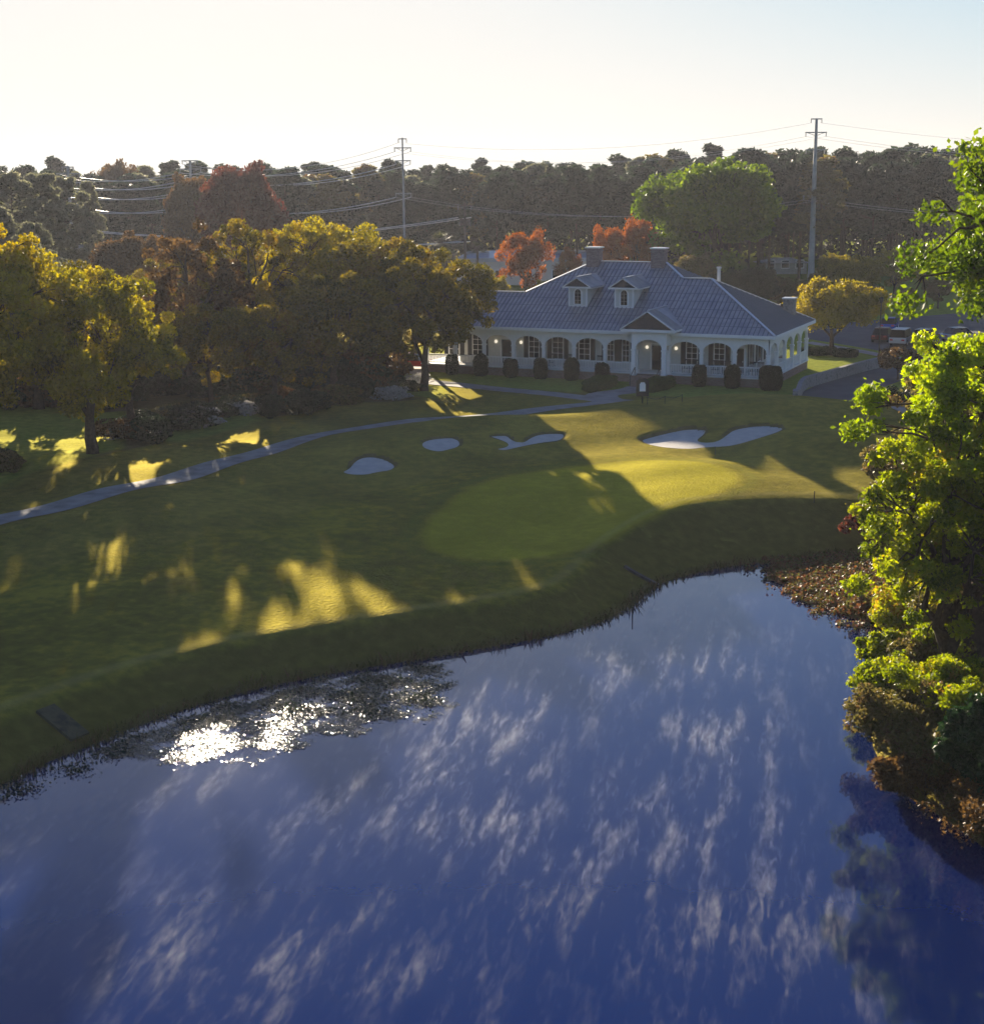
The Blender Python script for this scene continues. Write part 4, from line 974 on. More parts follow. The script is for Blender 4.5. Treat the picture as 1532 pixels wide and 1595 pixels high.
# ------------------------------------------------------------------ utility poles and wires
def upole(px, dist, ytop, arms, rad, m, lab, taper=.45, xf=False):
    p = AT(px, dist); zt = ztop(ytop, dist, px)-p[2]
    o = empty('utility_pole', tuple(p), label=lab, cat='utility pole')
    b = MB(); b.tube([(0, 0, -.5), (0, 0, zt*.5), (0, 0, zt)], [rad, rad*(1+taper)/2, rad*taper], 10); b.build('pole', m, o)
    out = {}
    for nm, yy, wd in arms:
        z = ztop(yy, dist, px)-p[2]; a = MB(); a.bar((-wd/2, 0, z), (wd/2, 0, z), .16, .18)
        if wd > 2.4: a.bar((-wd/2+.3, 0, z+.0), (0, 0, z-.55), .08); a.bar((wd/2-.3, 0, z), (0, 0, z-.55), .08)
        ao = a.build('crossarm', m, o)
        i_ = MB()
        for s in (-1, 1): i_.tube([(s*wd/2*.93, 0, z-.1), (s*wd/2*.93, 0, z-.65)], [.08, .08], 6)
        i_.build('insulator', M['pole'], ao)
        out[nm] = [Vector((p[0]+s*wd/2*.93, p[1], p[2]+z-.65)) for s in (-1, 1)]
    if xf:
        for s in (-1, 1):
            z = ztop(345, dist, px)-p[2]; t = MB(); t.tube([(s*.55, 0, z-.6), (s*.55, 0, z+.5)], [.3, .3], 10); t.build('transformer', m, o)
    return out
PA = upole(631, 275, 214, (('a', 216, 1.5), ('b', 230, 3.0), ('c', 250, 2.8), ('d', 301, 2.8)), .27, M['pole'], 'tall thin utility pole in the middle distance left of the clubhouse', .5)
PB = upole(1262, 262, 184, (('a', 185, 1.9), ('b', 206, 3.6), ('c', 233, 3.3), ('d', 305, 3.6)), .58, M['pole'], 'tallest thick utility pole behind the clubhouse on the right', .4)
PC = upole(725, 250, 316, (('a', 320, 2.2), ('b', 345, 1.8)), .26, M['wood'], 'shorter wooden utility pole with transformers beside the commercial building', .7, True)
PD = upole(305, 284, 249, (('a', 250, 3), ('b', 263, 4.), ('c', 276, 4.), ('d', 293, 4.), ('e', 316, 4.)), .35, M['pole'], 'faint distant utility pole on the left horizon', .6)
PE = upole(118, 262, 258, (('a', 260, 2), ('b', 270, 4), ('c', 284, 4), ('d', 298, 4), ('e', 318, 4)), .35, M['pole'], 'farthest left utility pole behind the far left pines', .6)
PF = upole(1990, 250, 228, (('a', 228, 1.9), ('b', 242, 3.6), ('d', 330, 3.6)), .5, M['pole'], 'far right utility pole', .6)
wirem = mat('aluminium_wire', (.85, .82, .78), .35, metal=.2, spec=.8)
def wire(a, c, sag, rad=.035):
    b = MB(); n = 18; mid = (a+c)/2
    L = [a.lerp(c, t)-Vector((0, 0, 4*sag*t*(1-t)))-mid for t in [i/(n-1) for i in range(n)]]
    b.tube(L, [rad]*n, 5); o = b.build('overhead_wire', wirem, loc=mid)
    tag(o, 'thin pale overhead wire slung between the utility poles', 'wire', 'overhead wires between the utility poles')
for i in (0, 1):
    for k, k2, r_ in (('b', 'b', .04), ('c', 'c', .05), ('d', 'e', .06)):
        wire(PA[k][i], PD[k2][i], 2.0, r_)
    for k, r_ in (('b', .04), ('c', .05), ('d', .05), ('e', .06)): wire(PD[k][i], PE[k][i], 1.0, r_)
    for k in ('b', 'd'): wire(PA[k][i], PB[k][i], 3.0, .016)
    for k in ('b', 'd'): wire(PB[k][i], PF[k][i], 2.0, .02)
wire(PA['a'][0], PD['a'][0], 2.5, .03); wire(PA['a'][0], PB['a'][0], 2.5, .018); wire(PB['a'][1], PF['a'][1], 1.5, .018)
Q = AT(150, 270); LP = upole(150, 270, 352, (('a', 354, 2.4), ('b', 377, 2.0)), .2, M['wood'], 'short pale utility pole above the far left oaks', .7)
for i in (0, 1): wire(PC['a'][i]-Vector((0, 0, 1.2)), LP['a'][i], 2.0, .05); wire(PC['b'][i]-Vector((0, 0, 2.5)), LP['b'][i], 1.0, .07)

# ------------------------------------------------------------------ trees
rnd = random.Random(11)
oakA = tree_proto('oakA', broadleaf(1, 11.5, 6.8, 2.2, 130, 38000, .165, .14), M['oak'])
oakB = tree_proto('oakB', broadleaf(2, 11.0, 6.2, 2.0, 100, 28000, .165, .145, shell=.45), M['oak'])
oakC = tree_proto('oakC', broadleaf(3, 13.5, 8.0, 2.5, 180, 60000, .165, .125), M['yoak'])
oakC2 = recolor(oakA, M['yoak'])
oakS = tree_proto('oakS', broadleaf(6, 11.5, 6.6, 3.2, 38, 8500, .16, .11, shell=.35, limbs=10), M['oak'])
oakD = tree_proto('oakD', broadleaf(4, 10.5, 5.2, 2.8, 50, 10000, .16, .15, shell=.4), M['brownleaf'])
def T(proto, name, base, ytop, H0, lab, rz=None, wscale=None, group=None, cat='tree', rot=(0, 0)):
    """base = ground point, ytop = row of its top in the photo, H0 = height of the prototype"""
    H = ztop(ytop, base[1])-base[2]; s = H/H0; ws = (wscale or 1)*s
    return place(proto, name, tuple(base), (ws, ws, s), rnd.random()*6.28 if rz is None else rz, rot, label=lab, cat=cat, group=group)
T(oakC, 'oak_tree', AT(-25, 98), 372, 13.5, 'largest yellow-topped oak at the far left edge', 1.0, 1.0)
T(oakC2, 'oak_tree', GH(143, 706), 418, 11.5, 'yellow-topped oak with a dark trunk beside the sunlit grass strip at the left', 2.2, .92)
T(recolor(oakS, M['yoak']), 'oak_tree', AT(205, 113), 462, 11.5, 'lower yellow oak at the right end of the far left crown mass', .4, .95)
T(oakA, 'oak_tree', AT(60, 125), 410, 11.5, 'oak standing behind the large left yellow oaks', 4.0, 1.1)
T(oakD, 'oak_tree', AT(300, 132), 352, 10.5, 'sparse brown oak with bare limbs showing left of the middle oaks', .8, .85)
T(oakS, 'oak_tree', AT(395, 138), 350, 11.0, 'tall rust-brown oak left of centre in the middle oak row', 3.1, .8)
T(oakC2, 'oak_tree', AT(484, 146), 346, 11.5, 'tallest yellow-crowned oak in the middle oak row', 5.2, .72)
T(oakC2, 'oak_tree', AT(545, 150), 354, 11.5, 'yellow-crowned oak right of the tallest one in the middle row', 2.9, .8)
T(oakA, 'oak_tree', AT(600, 140), 374, 11.5, 'broad brown oak in the right half of the middle oak row', 1.7, .95)
T(oakB, 'oak_tree', AT(662, 134), 398, 11.0, 'rightmost dark oak overhanging the left end of the clubhouse', .3, .95)
T(oakB, 'oak_tree', AT(520, 128), 420, 11.0, 'low front oak with dark crown in the middle of the row', 2.0, 1.0)
T(oakB, 'oak_tree', AT(330, 124), 468, 11.0, 'low oak in front filling the gap between the left and middle oaks', 5.6, .85)
T(oakB, 'oak_tree', AT(430, 124), 462, 11.0, 'low rust-coloured oak in front of the tall middle oaks', 4.4, .9)
for px, dist, yt, lab in ((270, 170, 398, 'brown tree behind the gap left of the sparse oak'), (335, 168, 392, 'dark brown tree seen through the sparse oak'), (400, 172, 388, 'brown tree behind the rust-brown oak'), (240, 150, 440, 'low dark oak between the left and the middle group')):
    T(oakA, 'brown_tree', AT(px, dist), yt, 11.5, lab, None, .9)
# dark shrubs and pale tufts on the slope under the oaks
sb = [bush_mesh('loose_shrub', 20+i, 1.6, 1.3, .75, 3800, .13, M[['hedge', 'olive', 'brownleaf'][i]], 2, .14) for i in range(3)]
for i in range(26):
    px = -20+i*26; py = 742-(px+20)*.20 if px < 400 else 658-(px-400)*.16
    p = GH(px+rnd.uniform(-6, 6), py-rnd.uniform(2, 26)); s = rnd.uniform(.7, 1.25)
    if not (15 < px < 180): shrub(sb[[0, 1, 0, 2, 0][i % 5]], 'shrub', tuple(p), (s*1.2, s, s*rnd.uniform(.8, 1.3)), rnd.random()*6, label='dark loose shrub under the oaks beside the cart path', cat='shrub', group='dark shrubs on the slope under the oaks')
for i in range(30):
    px = -30+i*21; d_ = 128+rnd.uniform(-3, 4)+px*.018
    s = rnd.uniform(1.1, 1.7); shrub(sb[[0, 1, 0, 0, 2][i % 5]], 'shrub', tuple(AT(px, d_)), (s*1.3, s, s*rnd.uniform(1.0, 1.5)), rnd.random()*6, label='tall dark shrub in the row behind the oak trunks', cat='shrub', group='tall shrubs behind the oak trunks')
def tuft_mesh(name, seed, n, r_, h, m):
    rng = np.random.default_rng(seed); P = rng.normal(size=(n, 3))*np.array([r_, r_, 0]); az = rng.random(n)*6.28; ln = h*rng.uniform(.5, 1.1, n)
    d = np.stack([np.cos(az)*.45, np.sin(az)*.45, np.ones(n)], 1); E_ = P+d*ln[:, None]; sd = np.stack([-np.sin(az), np.cos(az), np.zeros(n)], 1)*.022
    V = np.stack([P-sd, P+sd, E_+sd*1.5, E_-sd*1.5], 1).reshape(-1, 3); return mesh_np(name, V, np.arange(n*4).reshape(n, 4), m, {'tint': np.repeat(rng.random(n), 4)})
wt = bush_mesh('white_tuft', 41, .9, .7, .55, 1500, .11, M['white_tuft'], 2, .25)
for px, py, s, lab in ((308, 664, 1.25, 'largest silvery white flowering shrub under the left oaks'), (382, 646, .9, 'silvery white shrub right of the largest one'), (190, 682, .8, 'pale flowering shrub beside the left oak trunk'),
                       (612, 622, .95, 'pale silvery shrub at the right end of the oak slope'), (240, 676, .7, 'small pale shrub between the left oak trunk and the largest white one'), (650, 600, .9, 'pale pinkish shrub beside the sunlit patch left of the clubhouse')):
    shrub(wt, 'flowering_shrub', tuple(GH(px, py)), (s*1.5, s, s), rnd.random(), label=lab, cat='shrub')
# left pines
pines = [tree_proto('pine%d' % i, pine_tree_data(60+i, 21, 52+6*i, 7500, .36, .36+.06*(i % 3), 3.2+.5*(i % 3)), M['pine'], 'pinebark') for i in range(5)]
pinesG = [recolor(pines[1], M['olive']), recolor(pines[3], M['lpine'])]
pinesN = [tree_proto('pineN%d' % i, pine_tree_data(80+i, 20, 120, 15000, .26, .30, 4.6, .24, .5), M['lpine'], 'pinebark') for i in range(2)]
for k, (px, dist, yt, lab) in enumerate(((-30, 195, 262, 'tall grey-green pine at the extreme left edge'), (28, 205, 268, 'grey-green pine second from the left edge'), (72, 215, 270, 'grey-green pine third from the left edge'), (112, 228, 274, 'grey-green pine fourth from the left, beside the slender one'), (10, 180, 322, 'low wide pine in front of the far left pines'), (60, 178, 345, 'lowest wide pine just above the yellow oaks at the left'), (148, 240, 282, 'slender pale pine at the right end of the far left pines'))):
    T(pinesN[k % 2], 'pine_tree', AT(px, dist), yt, 20, lab, None, 1.0 if k < 6 else .6)
# mid-distance trees
bl = tree_proto('midA', broadleaf(31, 12, 6.4, 3, 120, 30000, .26, .2), M['green'])
bo = tree_proto('midO', broadleaf(32, 8, 4.4, 2, 80, 12000, .17, .18, shell=.3, spiky=.3), M['orange'])
bm_ = tree_proto('midM', broadleaf(33, 6.8, 4.2, 1.6, 95, 22000, .16, .2, shell=.4, spiky=.35), M['myrtle'])
T(bl, 'green_tree', AT(1112, 226), 258, 12, 'large bright green round tree behind the clubhouse', 1.2, .95)
T(bo, 'orange_tree', AT(818, 214), 362, 8, 'orange-red tree in front of the commercial building', 0, .62)
T(bo, 'orange_tree', AT(885, 232), 388, 8, 'small faint orange tree between the orange-red tree and the left chimney', 1, .55)
T(bo, 'orange_tree', AT(950, 224), 356, 8, 'orange-red tree between the two chimneys', 2, .5)
T(bo, 'orange_tree', AT(992, 228), 344, 8, 'tallest orange-red tree beside the large green tree', 3.5, .52)
T(recolor(bl, M['redleaf']), 'red_tree', AT(380, 250), 256, 12, 'dark red round tree rising above the middle oaks', .5, .66)
T(recolor(bl, M['brownleaf']), 'brown_tree', AT(302, 262), 272, 12, 'brown tree left of the dark red one', 3, .45)
T(recolor(bl, M['brownleaf']), 'brown_tree', AT(190, 330), 250, 12, 'distant brown tree standing above the left horizon', 1.5, .5)
T(recolor(bl, M['brownleaf']), 'brown_tree', AT(215, 196), 362, 12, 'round orange-brown tree between the far left pines and the oaks', 2, .8)
bd = recolor(bl, M['hedge']); bolv = recolor(bl, M['olive'])
for px, dist, yt, pr, wsc, nm, lab in ((1138, 190, 424, bd, .8, 'dark_tree', 'dark round tree behind the flue pipe of the clubhouse roof'), (1176, 192, 418, bd, .8, 'dark_tree', 'dark round tree right of the flue pipe, farther from the pipe'),
        (1082, 200, 400, bolv, .8, 'olive_tree', 'olive bush tree below the large green tree near the right chimney'), (1215, 200, 436, bolv, .9, 'olive_tree', 'olive bushy tree at the foot of the tall right utility pole'), (1252, 196, 440, bolv, .9, 'olive_tree', 'olive bushy tree behind the golden tree')):
    T(pr, nm, AT(px, dist), yt, 12, lab, None, wsc)
gy = recolor(bl, M['myrtle'])
for px, dist, yt, lab in ((1300, 214, 402, 'golden-topped tree in the second row right of the tall utility pole'), (1338, 222, 404, 'golden-topped tree second to the right of the tall utility pole'), (1392, 228, 394, 'golden-topped tree third to the right, partly behind the foreground leaves'), (1440, 236, 390, 'golden tree farthest right behind the foreground leaves')):
    T(gy, 'golden_tree', AT(px, dist), yt, 12, lab, None, .85)
for px, dist, yt in ((1270, 240, 430), (1360, 205, 450), (1410, 200, 455), (1460, 210, 440)): T(bolv, 'olive_tree', AT(px, dist), yt, 12, 'olive bushy tree filling the row behind the car park', None, .9, 'olive trees behind the car park')
T(bm_, 'golden_tree', GH(1294, 553), 440, 6.8, 'golden crepe myrtle on the lawn right of the clubhouse', .6, 1.0)
T(gy, 'yellow_shrub', AT(775, 196), 432, 12, 'yellow-green shrub tree behind the left ridge of the clubhouse roof', None, .6)
T(gy, 'yellow_shrub', AT(845, 198), 438, 12, 'small yellow-green shrub tree below the orange-red tree', None, .5)
# palms
def palm_proto():
    rng = np.random.default_rng(5); segs = [(np.array([[0, 0, -.3], [.05, 0, 3], [0, .05, 6.6]]), np.array([.24, .19, .2]))]
    V = []; tint = []
    for i in range(46):
        az = rng.random()*6.28; el = rng.uniform(-.5, 1.35); L = rng.uniform(1.3, 1.8); d = np.array([math.cos(az)*math.cos(el), math.sin(az)*math.cos(el), math.sin(el)])
        s = np.array([-math.sin(az), math.cos(az), 0]); b = np.array([0, 0, 6.6]); h = b+d*L*.5
        segs.append((np.array([b, (b+h)/2, h]), np.array([.03, .02, .02])))
        for k in range(11):
            a = (k-5)*.24; e = h+(d*math.cos(a)+s*math.sin(a))*L*.62-np.array([0, 0, .12*abs(k-5)*.3]); wv = np.cross(e-h, [0, 0, 1.]); wv = wv/(np.linalg.norm(wv)+1e-6)*.05
            m_ = (h+e)/2; V += [h, m_+wv, e, m_-wv]; tint += [rng.random()]*4
    return tree_proto('palm', (tubes_np(segs, 8), (np.array(V), np.arange(len(V)).reshape(-1, 4), np.array(tint))), M['palm'], 'wood')
pp = palm_proto()
for k, (px, dist, yt) in enumerate(((632, 252, 366), (658, 262, 370), (686, 246, 358), (708, 256, 362), (700, 236, 384), (744, 262, 374), (880, 268, 392))):
    T(pp, 'palm_tree', AT(px, dist), yt, 8.2, ['leftmost of the cabbage palms behind the oaks', 'low cabbage palm second from the left', 'tallest cabbage palm left of the wooden utility pole', 'cabbage palm just left of the wooden utility pole', 'nearer low cabbage palm beside the wooden utility pole', 'cabbage palm just right of the wooden utility pole', 'lone palm behind the commercial building'][k], None, 1.15, cat='palm')
# forest
k = 0
for row, (d0, dyt, st) in enumerate(((288, 20, 4.6), (306, 8, 5.2), (326, 0, 5.6), (350, -3, 6.4))):
    x = -150
    while x < 150:
        px = x/d0*FPX+766+rnd.uniform(-8, 8); pxx = px
        if pxx > -80 and pxx < 1640:
            f_ = min(1, max(0, (px-700)/600)); yt = 261-18*f_+dyt*.8+rnd.choice((-1, 0, 0, 1))*6+rnd.uniform(-7, 9)
            T((pines+pinesG)[rnd.choice((0, 1, 2, 3, 4, 0, 1, 2, 3, 4, 5, 6))], 'pine_tree', AT(px, d0+rnd.uniform(-8, 8)-18*f_), yt, 21, 'tall pine in the forest edge behind the clubhouse and buildings', None, rnd.uniform(1.0, 1.5), 'pines of the forest behind the clubhouse')
        k += 1; x += st
# broken-up mass of wood under and behind the pines
rng = np.random.default_rng(9); n = 120000
Xf = rng.uniform(-230, 230, n); f_ = np.clip(Xf/100, 0, 1); Yf = 318-18*f_+rng.random(n)**.6*70+6*np.sin(Xf*.11)
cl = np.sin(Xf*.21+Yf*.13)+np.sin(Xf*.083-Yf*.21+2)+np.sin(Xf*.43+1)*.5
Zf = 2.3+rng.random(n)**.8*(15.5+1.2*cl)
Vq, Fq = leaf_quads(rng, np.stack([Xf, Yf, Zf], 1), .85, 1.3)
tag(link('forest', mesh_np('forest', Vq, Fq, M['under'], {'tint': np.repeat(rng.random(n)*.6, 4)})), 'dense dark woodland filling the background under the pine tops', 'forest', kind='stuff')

# ------------------------------------------------------------------ right-hand foreground trees
def build_right():
    def TR(data, leafm, name, base, lab, rz=0, cat='tree'):
        return place(tree_proto(name, data, leafm), name, tuple(base), (1, 1, 1), rz, label=lab, cat=cat)
    b = AT(1640, 68); H = ztop(215, b[1])-b[2]
    TR(broadleaf(101, H, 8.2, 10.5, 220, 36000, .17, .11, shell=.25, limbs=13, spiky=.35), M['green'], 'tall_tree', b, 'tall green tree with open drooping branches at the upper right edge')
    b = AT(1520, 60); H = ztop(470, b[1])-b[2]
    TR(broadleaf(102, H, 4.2, 3.0, 140, 36000, .13, .13, shell=.35, spiky=.35), M['lime'], 'lime_tree', b, 'bright lime green tree at the right edge below the tall tree')
    b = AT(1475, 57); H = ztop(640, b[1])-b[2]
    TR(broadleaf(103, H, 3.9, .8, 170, 32000, .12, .12, shell=.3, flatbottom=.05, limbs=11, spiky=.4), M['ygreen'], 'yellow_green_tree', b, 'yellow-green tree leaning over the right shore of the pond')
    b = AT(1432, 80); H = ztop(560, b[1])-b[2]
    TR(broadleaf(104, H, 3.0, 1.0, 60, 12000, .12, .17, shell=.3, limbs=10, spiky=.4), M['olive'], 'brushy_tree', b, 'twiggy olive-brown tree behind the lime tree beside the mound')
    b = AT(1475, 96); H = ztop(522, b[1])-b[2]
    TR(broadleaf(105, H, 3.2, 1.0, 70, 14000, .15, .2, shell=.4), M['lime'], 'lime_tree', b, 'lime tinted tree farther back between the lime tree and the driveway')
    b = GH(1502, 1058)
    TR(broadleaf(106, 7.0, 1.9, 2.8, 46, 5200, .13, .2, trunk=.018, shell=.3, limbs=7), M['ygreen'], 'slender_tree', b, 'slender young tree with thin straight dark trunk near the right shore')
    b = GH(1600, 900)
    TR(broadleaf(107, 8.4, 3.6, 1.2, 90, 16000, .16, .2, shell=.4), M['olive'], 'olive_tree', b, 'olive and rust tree at the right edge behind the slender tree')
    b = GH(1382, 778)
    TR(broadleaf(108, 3.3, 2.2, .3, 50, 8000, .12, .22, shell=.3, flatbottom=0), M['olive'], 'shore_bush', b, 'greyish-green bush at the end of the lit bank below the mound', cat='bush')
    b = GH(1352, 852)
    TR(broadleaf(109, 2.4, 1.6, .2, 36, 4200, .12, .22, shell=.3, flatbottom=0), M['redleaf'], 'red_bush', b, 'dark red-leaved bush against the shaded bank at the right', cat='bush')
    b = GH(1420, 1000)
    TR(broadleaf(110, 3.0, 2.3, .2, 60, 9500, .11, .22, shell=.3, flatbottom=0), M['ygreen'], 'shore_bush', b, 'yellow and orange bush on the right shore just above the low rounded one', cat='bush')
    b = GH(1405, 1172)
    TR(broadleaf(111, 2.5, 2.0, .1, 60, 13000, .09, .22, shell=.4, flatbottom=0), M['olive'], 'shore_bush', b, 'low rounded grey-green bush leaning out over the water on the right', cat='bush')
    TR(broadleaf(118, 15, 5.0, 1.0, 150, 30000, .18, .17, shell=.35, spiky=.3), M['olive'], 'bank_tree', np.array([20.0, 42.0, hz(20.0, 42.0)]), 'olive tree on the near right bank, seen mostly as its dark reflection in the pond')
    b = GH(1475, 1120)
    TR(broadleaf(112, 2.4, 1.9, .1, 60, 11000, .10, .22, shell=.4, flatbottom=0), M['ygreen'], 'shore_bush', b, 'yellow-green bush at the foot of the slender tree', cat='bush')
    b = GH(1525, 1255)
    d = pine_tree_data(115, 3.6, 60, 15000, .12, .12, 1.35)
    place(tree_proto('young_pine', d, M['dpine'], 'pinebark'), 'young_pine', tuple(b), (1, 1, 1), 0, label='dark green young pine at the right edge above the brown twigs', cat='pine tree')
    for i, (px, py, s) in enumerate(((1440, 1245, 1.0), (1500, 1292, 1.1), (1545, 1325, 1.2))):
        b = GH(px, py)
        place(tree_proto('brown_bush', broadleaf(120+i, 1.5*s, 1.3*s, .05, 40, 2200, .07, .25, trunk=.02, shell=.3, flatbottom=0, limbs=10, spiky=.6), M['brownleaf']), 'brown_bush', tuple(b), (1, 1, 1), i,
              label=['brown twiggy bush at the water edge below the low rounded bush', 'brown twiggy bush below the young pine', 'brown twiggy bush at the lower right edge'][i], cat='bush')
    for i, (px, py, H, Rr, mm, lab) in enumerate(((1455, 955, 3.6, 2.4, 'ygreen', 'orange-tinged yellow bush between the marsh and the slender tree'), (1380, 975, 2.0, 1.7, 'marsh', 'rusty low bush at the corner of the inlet'),
            (1520, 1010, 3.4, 2.2, 'olive', 'olive bush behind the slender tree at the right edge'), (1450, 1065, 2.2, 1.9, 'olive', 'grey olive bush between the slender tree and the pond'), (1380, 1105, 2.1, 1.7, 'ygreen', 'yellow-topped low bush hanging over the water at its leftmost point'),
            (1460, 1205, 1.9, 1.6, 'olive', 'small olive bush left of the young pine'), (1530, 1150, 2.4, 1.8, 'ygreen', 'yellow-green bush at the right edge above the young pine'), (1500, 830, 5.0, 3.2, 'ygreen', 'broad yellow bush in front of the olive and rust tree'), (1412, 1235, 1.5, 1.3, 'brownleaf', 'brown bush right at the water line below the low rounded bush'), (1440, 1210, 1.9, 1.5, 'olive', 'olive bush tucked between the rounded bush and the brown twigs'), (1385, 1050, 1.9, 1.5, 'ygreen', 'golden bush on the shore just below the rusty corner bush'))):
        TR(broadleaf(130+i, H, Rr, .1, 60, 8500, .11, .2, shell=.3, flatbottom=0, limbs=9, spiky=.4), M[mm], 'shore_bush', GH(px, py), lab, i, 'bush')
    b = GH(1418, 650)
    TR(broadleaf(116, 2.6, 1.8, .2, 40, 5200, .12, .22, shell=.3, flatbottom=0), M['hedge'], 'dark_bush', b, 'dark bush at the right end of the mound', cat='bush')
    b = GH(1398, 592)
    TR(broadleaf(117, 3.0, 2.2, .3, 46, 8000, .13, .22, shell=.4, flatbottom=0), M['brownleaf'], 'brown_bush', b, 'dark brown bush at the right end of the retaining wall', cat='bush')
build_right()

# ------------------------------------------------------------------ water plants
def floaters(name, polypx, n, size, m, thr, zmax, tilt, seed, lab, z0=.012, cl=.35):
    rng = np.random.default_rng(seed); poly = px_poly(polypx, 0.0); lo, hi = poly.min(0), poly.max(0)
    x = rng.uniform(lo[0]-1, hi[0]+1, n*6); y = rng.uniform(lo[1]-1, hi[1]+1, n*6)
    sdv = sdist(poly, x, y)
    c = np.sin(x*2.1+np.sin(y*1.7)*1.3)+np.sin(y*3.1+x*.7+1)+.8*np.sin(x*5.3-y*4.1)+.6*np.sin(x*9.1+y*11.3)
    k = (c*.42+rng.normal(size=len(x))*.3+np.clip(-sdv, -1.5, .9) > thr) & (sdist(POND, x, y) < -.02); x, y = x[k][:n], y[k][:n]; n = len(x)
    z = z0+rng.random(n)**3*zmax
    nrm = np.stack([rng.normal(size=n)*tilt, rng.normal(size=n)*tilt, np.ones(n)], 1); nrm /= np.linalg.norm(nrm, axis=1)[:, None]
    a = rng.normal(size=(n, 3)); a -= nrm*np.sum(a*nrm, 1)[:, None]; a /= np.linalg.norm(a, axis=1)[:, None]; b = np.cross(nrm, a)
    s = size*rng.uniform(.5, 1.4, (n, 1)); P = np.stack([x, y, z], 1)
    V = np.stack([P-a*s, P+b*s*.8, P+a*s, P-b*s*.8], 1).reshape(-1, 3)
    return tag(link(name, mesh_np(name, V, np.arange(n*4).reshape(n, 4), m, {'tint': np.repeat(rng.random(n), 4)})), lab, 'water plants', kind='stuff')
gl = bpy.data.materials.new('wet_floating_leaves'); gl.use_nodes = True; q = gl.node_tree.nodes['Principled BSDF']
q.inputs['Base Color'].default_value = (.05, .05, .03, 1); q.inputs['Roughness'].default_value = .13; q.inputs['Specular IOR Level'].default_value = .28
floaters('floating_leaves', [(150, 1175), (170, 1150), (260, 1118), (400, 1080), (560, 1048), (690, 1030), (694, 1100), (640, 1122), (560, 1140), (420, 1172), (300, 1190), (230, 1188)], 60000, .030, gl, .45, .05, .085, 1,
         'glistening floating leaves and weeds along the left shore, bright in the sun')
floaters('pond_weed', [(-30, 1240), (60, 1195), (150, 1160), (250, 1118), (420, 1074), (560, 1045), (690, 1030), (694, 1110), (620, 1122), (420, 1130), (260, 1150), (150, 1200), (60, 1250), (-30, 1262)], 15000, .045, M['hedge'], .95, .3, .8, 2,
         'dark weeds sticking out of the water along the left shore')
floaters('marsh_plants', [(1185, 880), (1230, 872), (1345, 866), (1400, 905), (1404, 980), (1345, 975), (1290, 950), (1240, 925), (1200, 905)], 30000, .07, M['marsh'], .1, .32, .9, 3,
         'reddish and yellow marsh plants in the inlet at the right end of the pond')
# reeds and rough tufts where the turf meets the water
rng = np.random.default_rng(77); pl = px_poly([q for q in pond_far[:20]], 0.0); Vs = []; tn = []
pl = smooth_open(pl, 2)
for a, c in zip(pl[:-1], pl[1:]):
    n = int(np.linalg.norm(c-a)*70); t = rng.random(n)[:, None]; P = a+(c-a)*t+rng.normal(size=(n, 2))*.22
    dens = np.sin(P[:, 0]*1.1)+np.sin(P[:, 0]*3.7+1)+rng.normal(size=n)*.5; h = np.where(dens > .6, .38, .16)*rng.uniform(.4, 1.2, n)
    z = np.maximum(0, hgt(P[:, 0], P[:, 1])); B = np.concatenate([P, z[:, None]], 1); d = rng.normal(size=(n, 3))*.35; d[:, 2] = 1; sdd = rng.normal(size=(n, 3))*.02; sdd[:, 2] = 0
    Vs.append(np.stack([B-sdd, B+sdd, B+d*h[:, None]+sdd*.3, B+d*h[:, None]-sdd*.3], 1).reshape(-1, 3)); tn.append(np.repeat(rng.random(n), 4))
Vs = np.vstack(Vs); tag(link('shore_grass', mesh_np('shore_grass', Vs, np.arange(len(Vs)).reshape(-1, 4), M['olive'], {'tint': np.concatenate(tn)})), 'ragged dark grass along the far water edge', 'grass', kind='stuff')

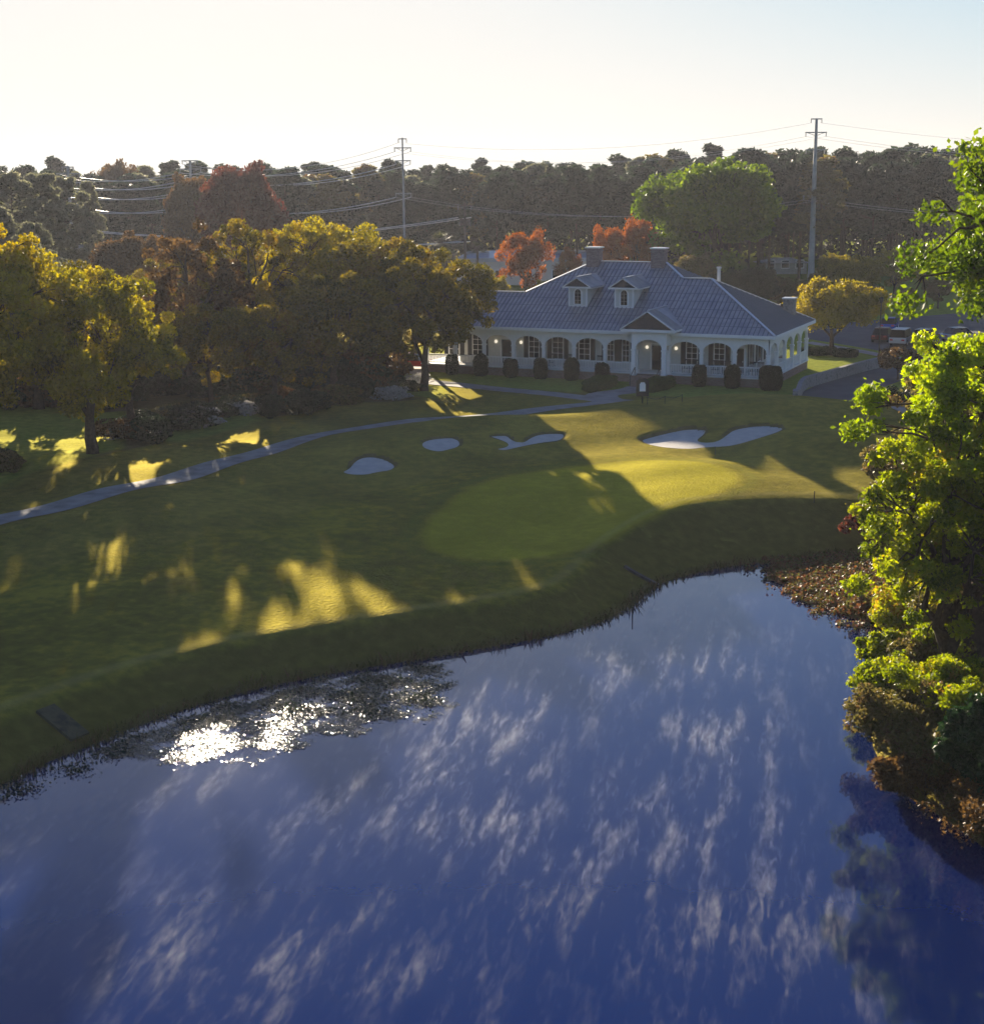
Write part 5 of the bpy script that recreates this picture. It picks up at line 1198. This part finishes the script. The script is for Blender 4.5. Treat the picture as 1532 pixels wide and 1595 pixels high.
# ------------------------------------------------------------------ mist over the pond and haze in the air
def mist():
    m = bpy.data.materials.new('mist'); m.use_nodes = True; t = m.node_tree; t.nodes.clear(); N = t.nodes; L = t.links
    out = N.new('ShaderNodeOutputMaterial'); v = N.new('ShaderNodeVolumePrincipled'); v.inputs['Color'].default_value = (.95, .95, .95, 1); v.inputs['Anisotropy'].default_value = .55
    tc = N.new('ShaderNodeTexCoord')
    def noise(scale, loc, rot, sc, d, dist):
        m0 = N.new('ShaderNodeMapping'); m0.inputs['Rotation'].default_value = (0, 0, -rot); L.new(tc.outputs['Object'], m0.inputs[0]); mp = N.new('ShaderNodeMapping'); mp.inputs['Scale'].default_value = sc; mp.inputs['Location'].default_value = loc
        n = N.new('ShaderNodeTexNoise'); n.inputs['Scale'].default_value = scale; n.inputs['Detail'].default_value = d; n.inputs['Distortion'].default_value = dist
        L.new(m0.outputs[0], mp.inputs[0]); L.new(mp.outputs[0], n.inputs['Vector']); return n.outputs[0]
    def mth(op, a, b, clamp=False):
        x = N.new('ShaderNodeMath'); x.operation = op; x.use_clamp = clamp
        for i, q in enumerate((a, b)):
            if isinstance(q, (int, float)): x.inputs[i].default_value = q
            else: L.new(q, x.inputs[i])
        return x.outputs[0]
    def mr(a, lo, hi, smooth=True):
        x = N.new('ShaderNodeMapRange'); x.interpolation_type = 'SMOOTHSTEP' if smooth else 'LINEAR'; L.new(a, x.inputs[0]); x.inputs[1].default_value = lo; x.inputs[2].default_value = hi; return x.outputs[0]
    rot = R(-22)      # streaks drift away from the camera and to the right
    rot = math.atan2(12.1, 2.6)
    big = mr(noise(.15, (3, 1, 0), rot, (.8, 1.3, .4), 3, .5), .36, .62)
    n1 = noise(.7, (0, 0, 0), rot, (.30, 1.8, .8), 4, .4); n2 = noise(3.0, (5, 2, 1), rot, (.34, 1.5, 1.), 6, .6)
    str_ = mr(mth('ADD', mth('MULTIPLY', n1, .5), mth('MULTIPLY', n2, .5)), .50, .66)
    fine = mr(noise(5, (1, 2, 3), rot, (.5, 1.4, 1.), 4, .3), .3, .8)
    sp = N.new('ShaderNodeSeparateXYZ'); L.new(tc.outputs['Object'], sp.inputs[0])
    zf = mr(sp.outputs[2], .5, .02)
    d = mth('MULTIPLY', mth('MULTIPLY', str_, mth('MULTIPLY_ADD' if False else 'ADD', mth('MULTIPLY', fine, .75), .25)), mth('ADD', mth('MULTIPLY', big, .8), .2))
    d = mth('ADD', d, mth('MULTIPLY', big, .012))
    d = mth('MULTIPLY', mth('MULTIPLY', d, zf), MIST)
    d = mth('MULTIPLY', d, mth('ADD', mth('MULTIPLY', mr(sp.outputs[0], 12.5, 8.5), .8), .2)); m.cycles.volume_step_rate = .07
    L.new(d, v.inputs['Density']); L.new(v.outputs[0], out.inputs['Volume'])
    P = [(-46, 12), (34, 12), (34, 80), (-46, 80)]
    b = MB(); b.prism([tuple(q) for q in P], 'z', .03, .52); o = b.build('mist', m); tag(o, 'wisps of white morning mist drifting over the pond', 'mist', kind='stuff')
MIST = .26
mist()
def haze(dens):
    m = bpy.data.materials.new('haze'); m.use_nodes = True; t = m.node_tree; t.nodes.clear()
    out = t.nodes.new('ShaderNodeOutputMaterial'); v = t.nodes.new('ShaderNodeVolumePrincipled'); v.inputs['Color'].default_value = (.86, .88, 1, 1)
    v.inputs['Density'].default_value = dens; v.inputs["Anisotropy"].default_value = .35; t.links.new(v.outputs[0], out.inputs['Volume'])
    b = MB(); b.box(-420, 420, -80, 640, -2.6, 33); tag(b.build('haze', m), 'thin pale morning haze in the air', 'haze', kind='stuff')
haze(.00011)
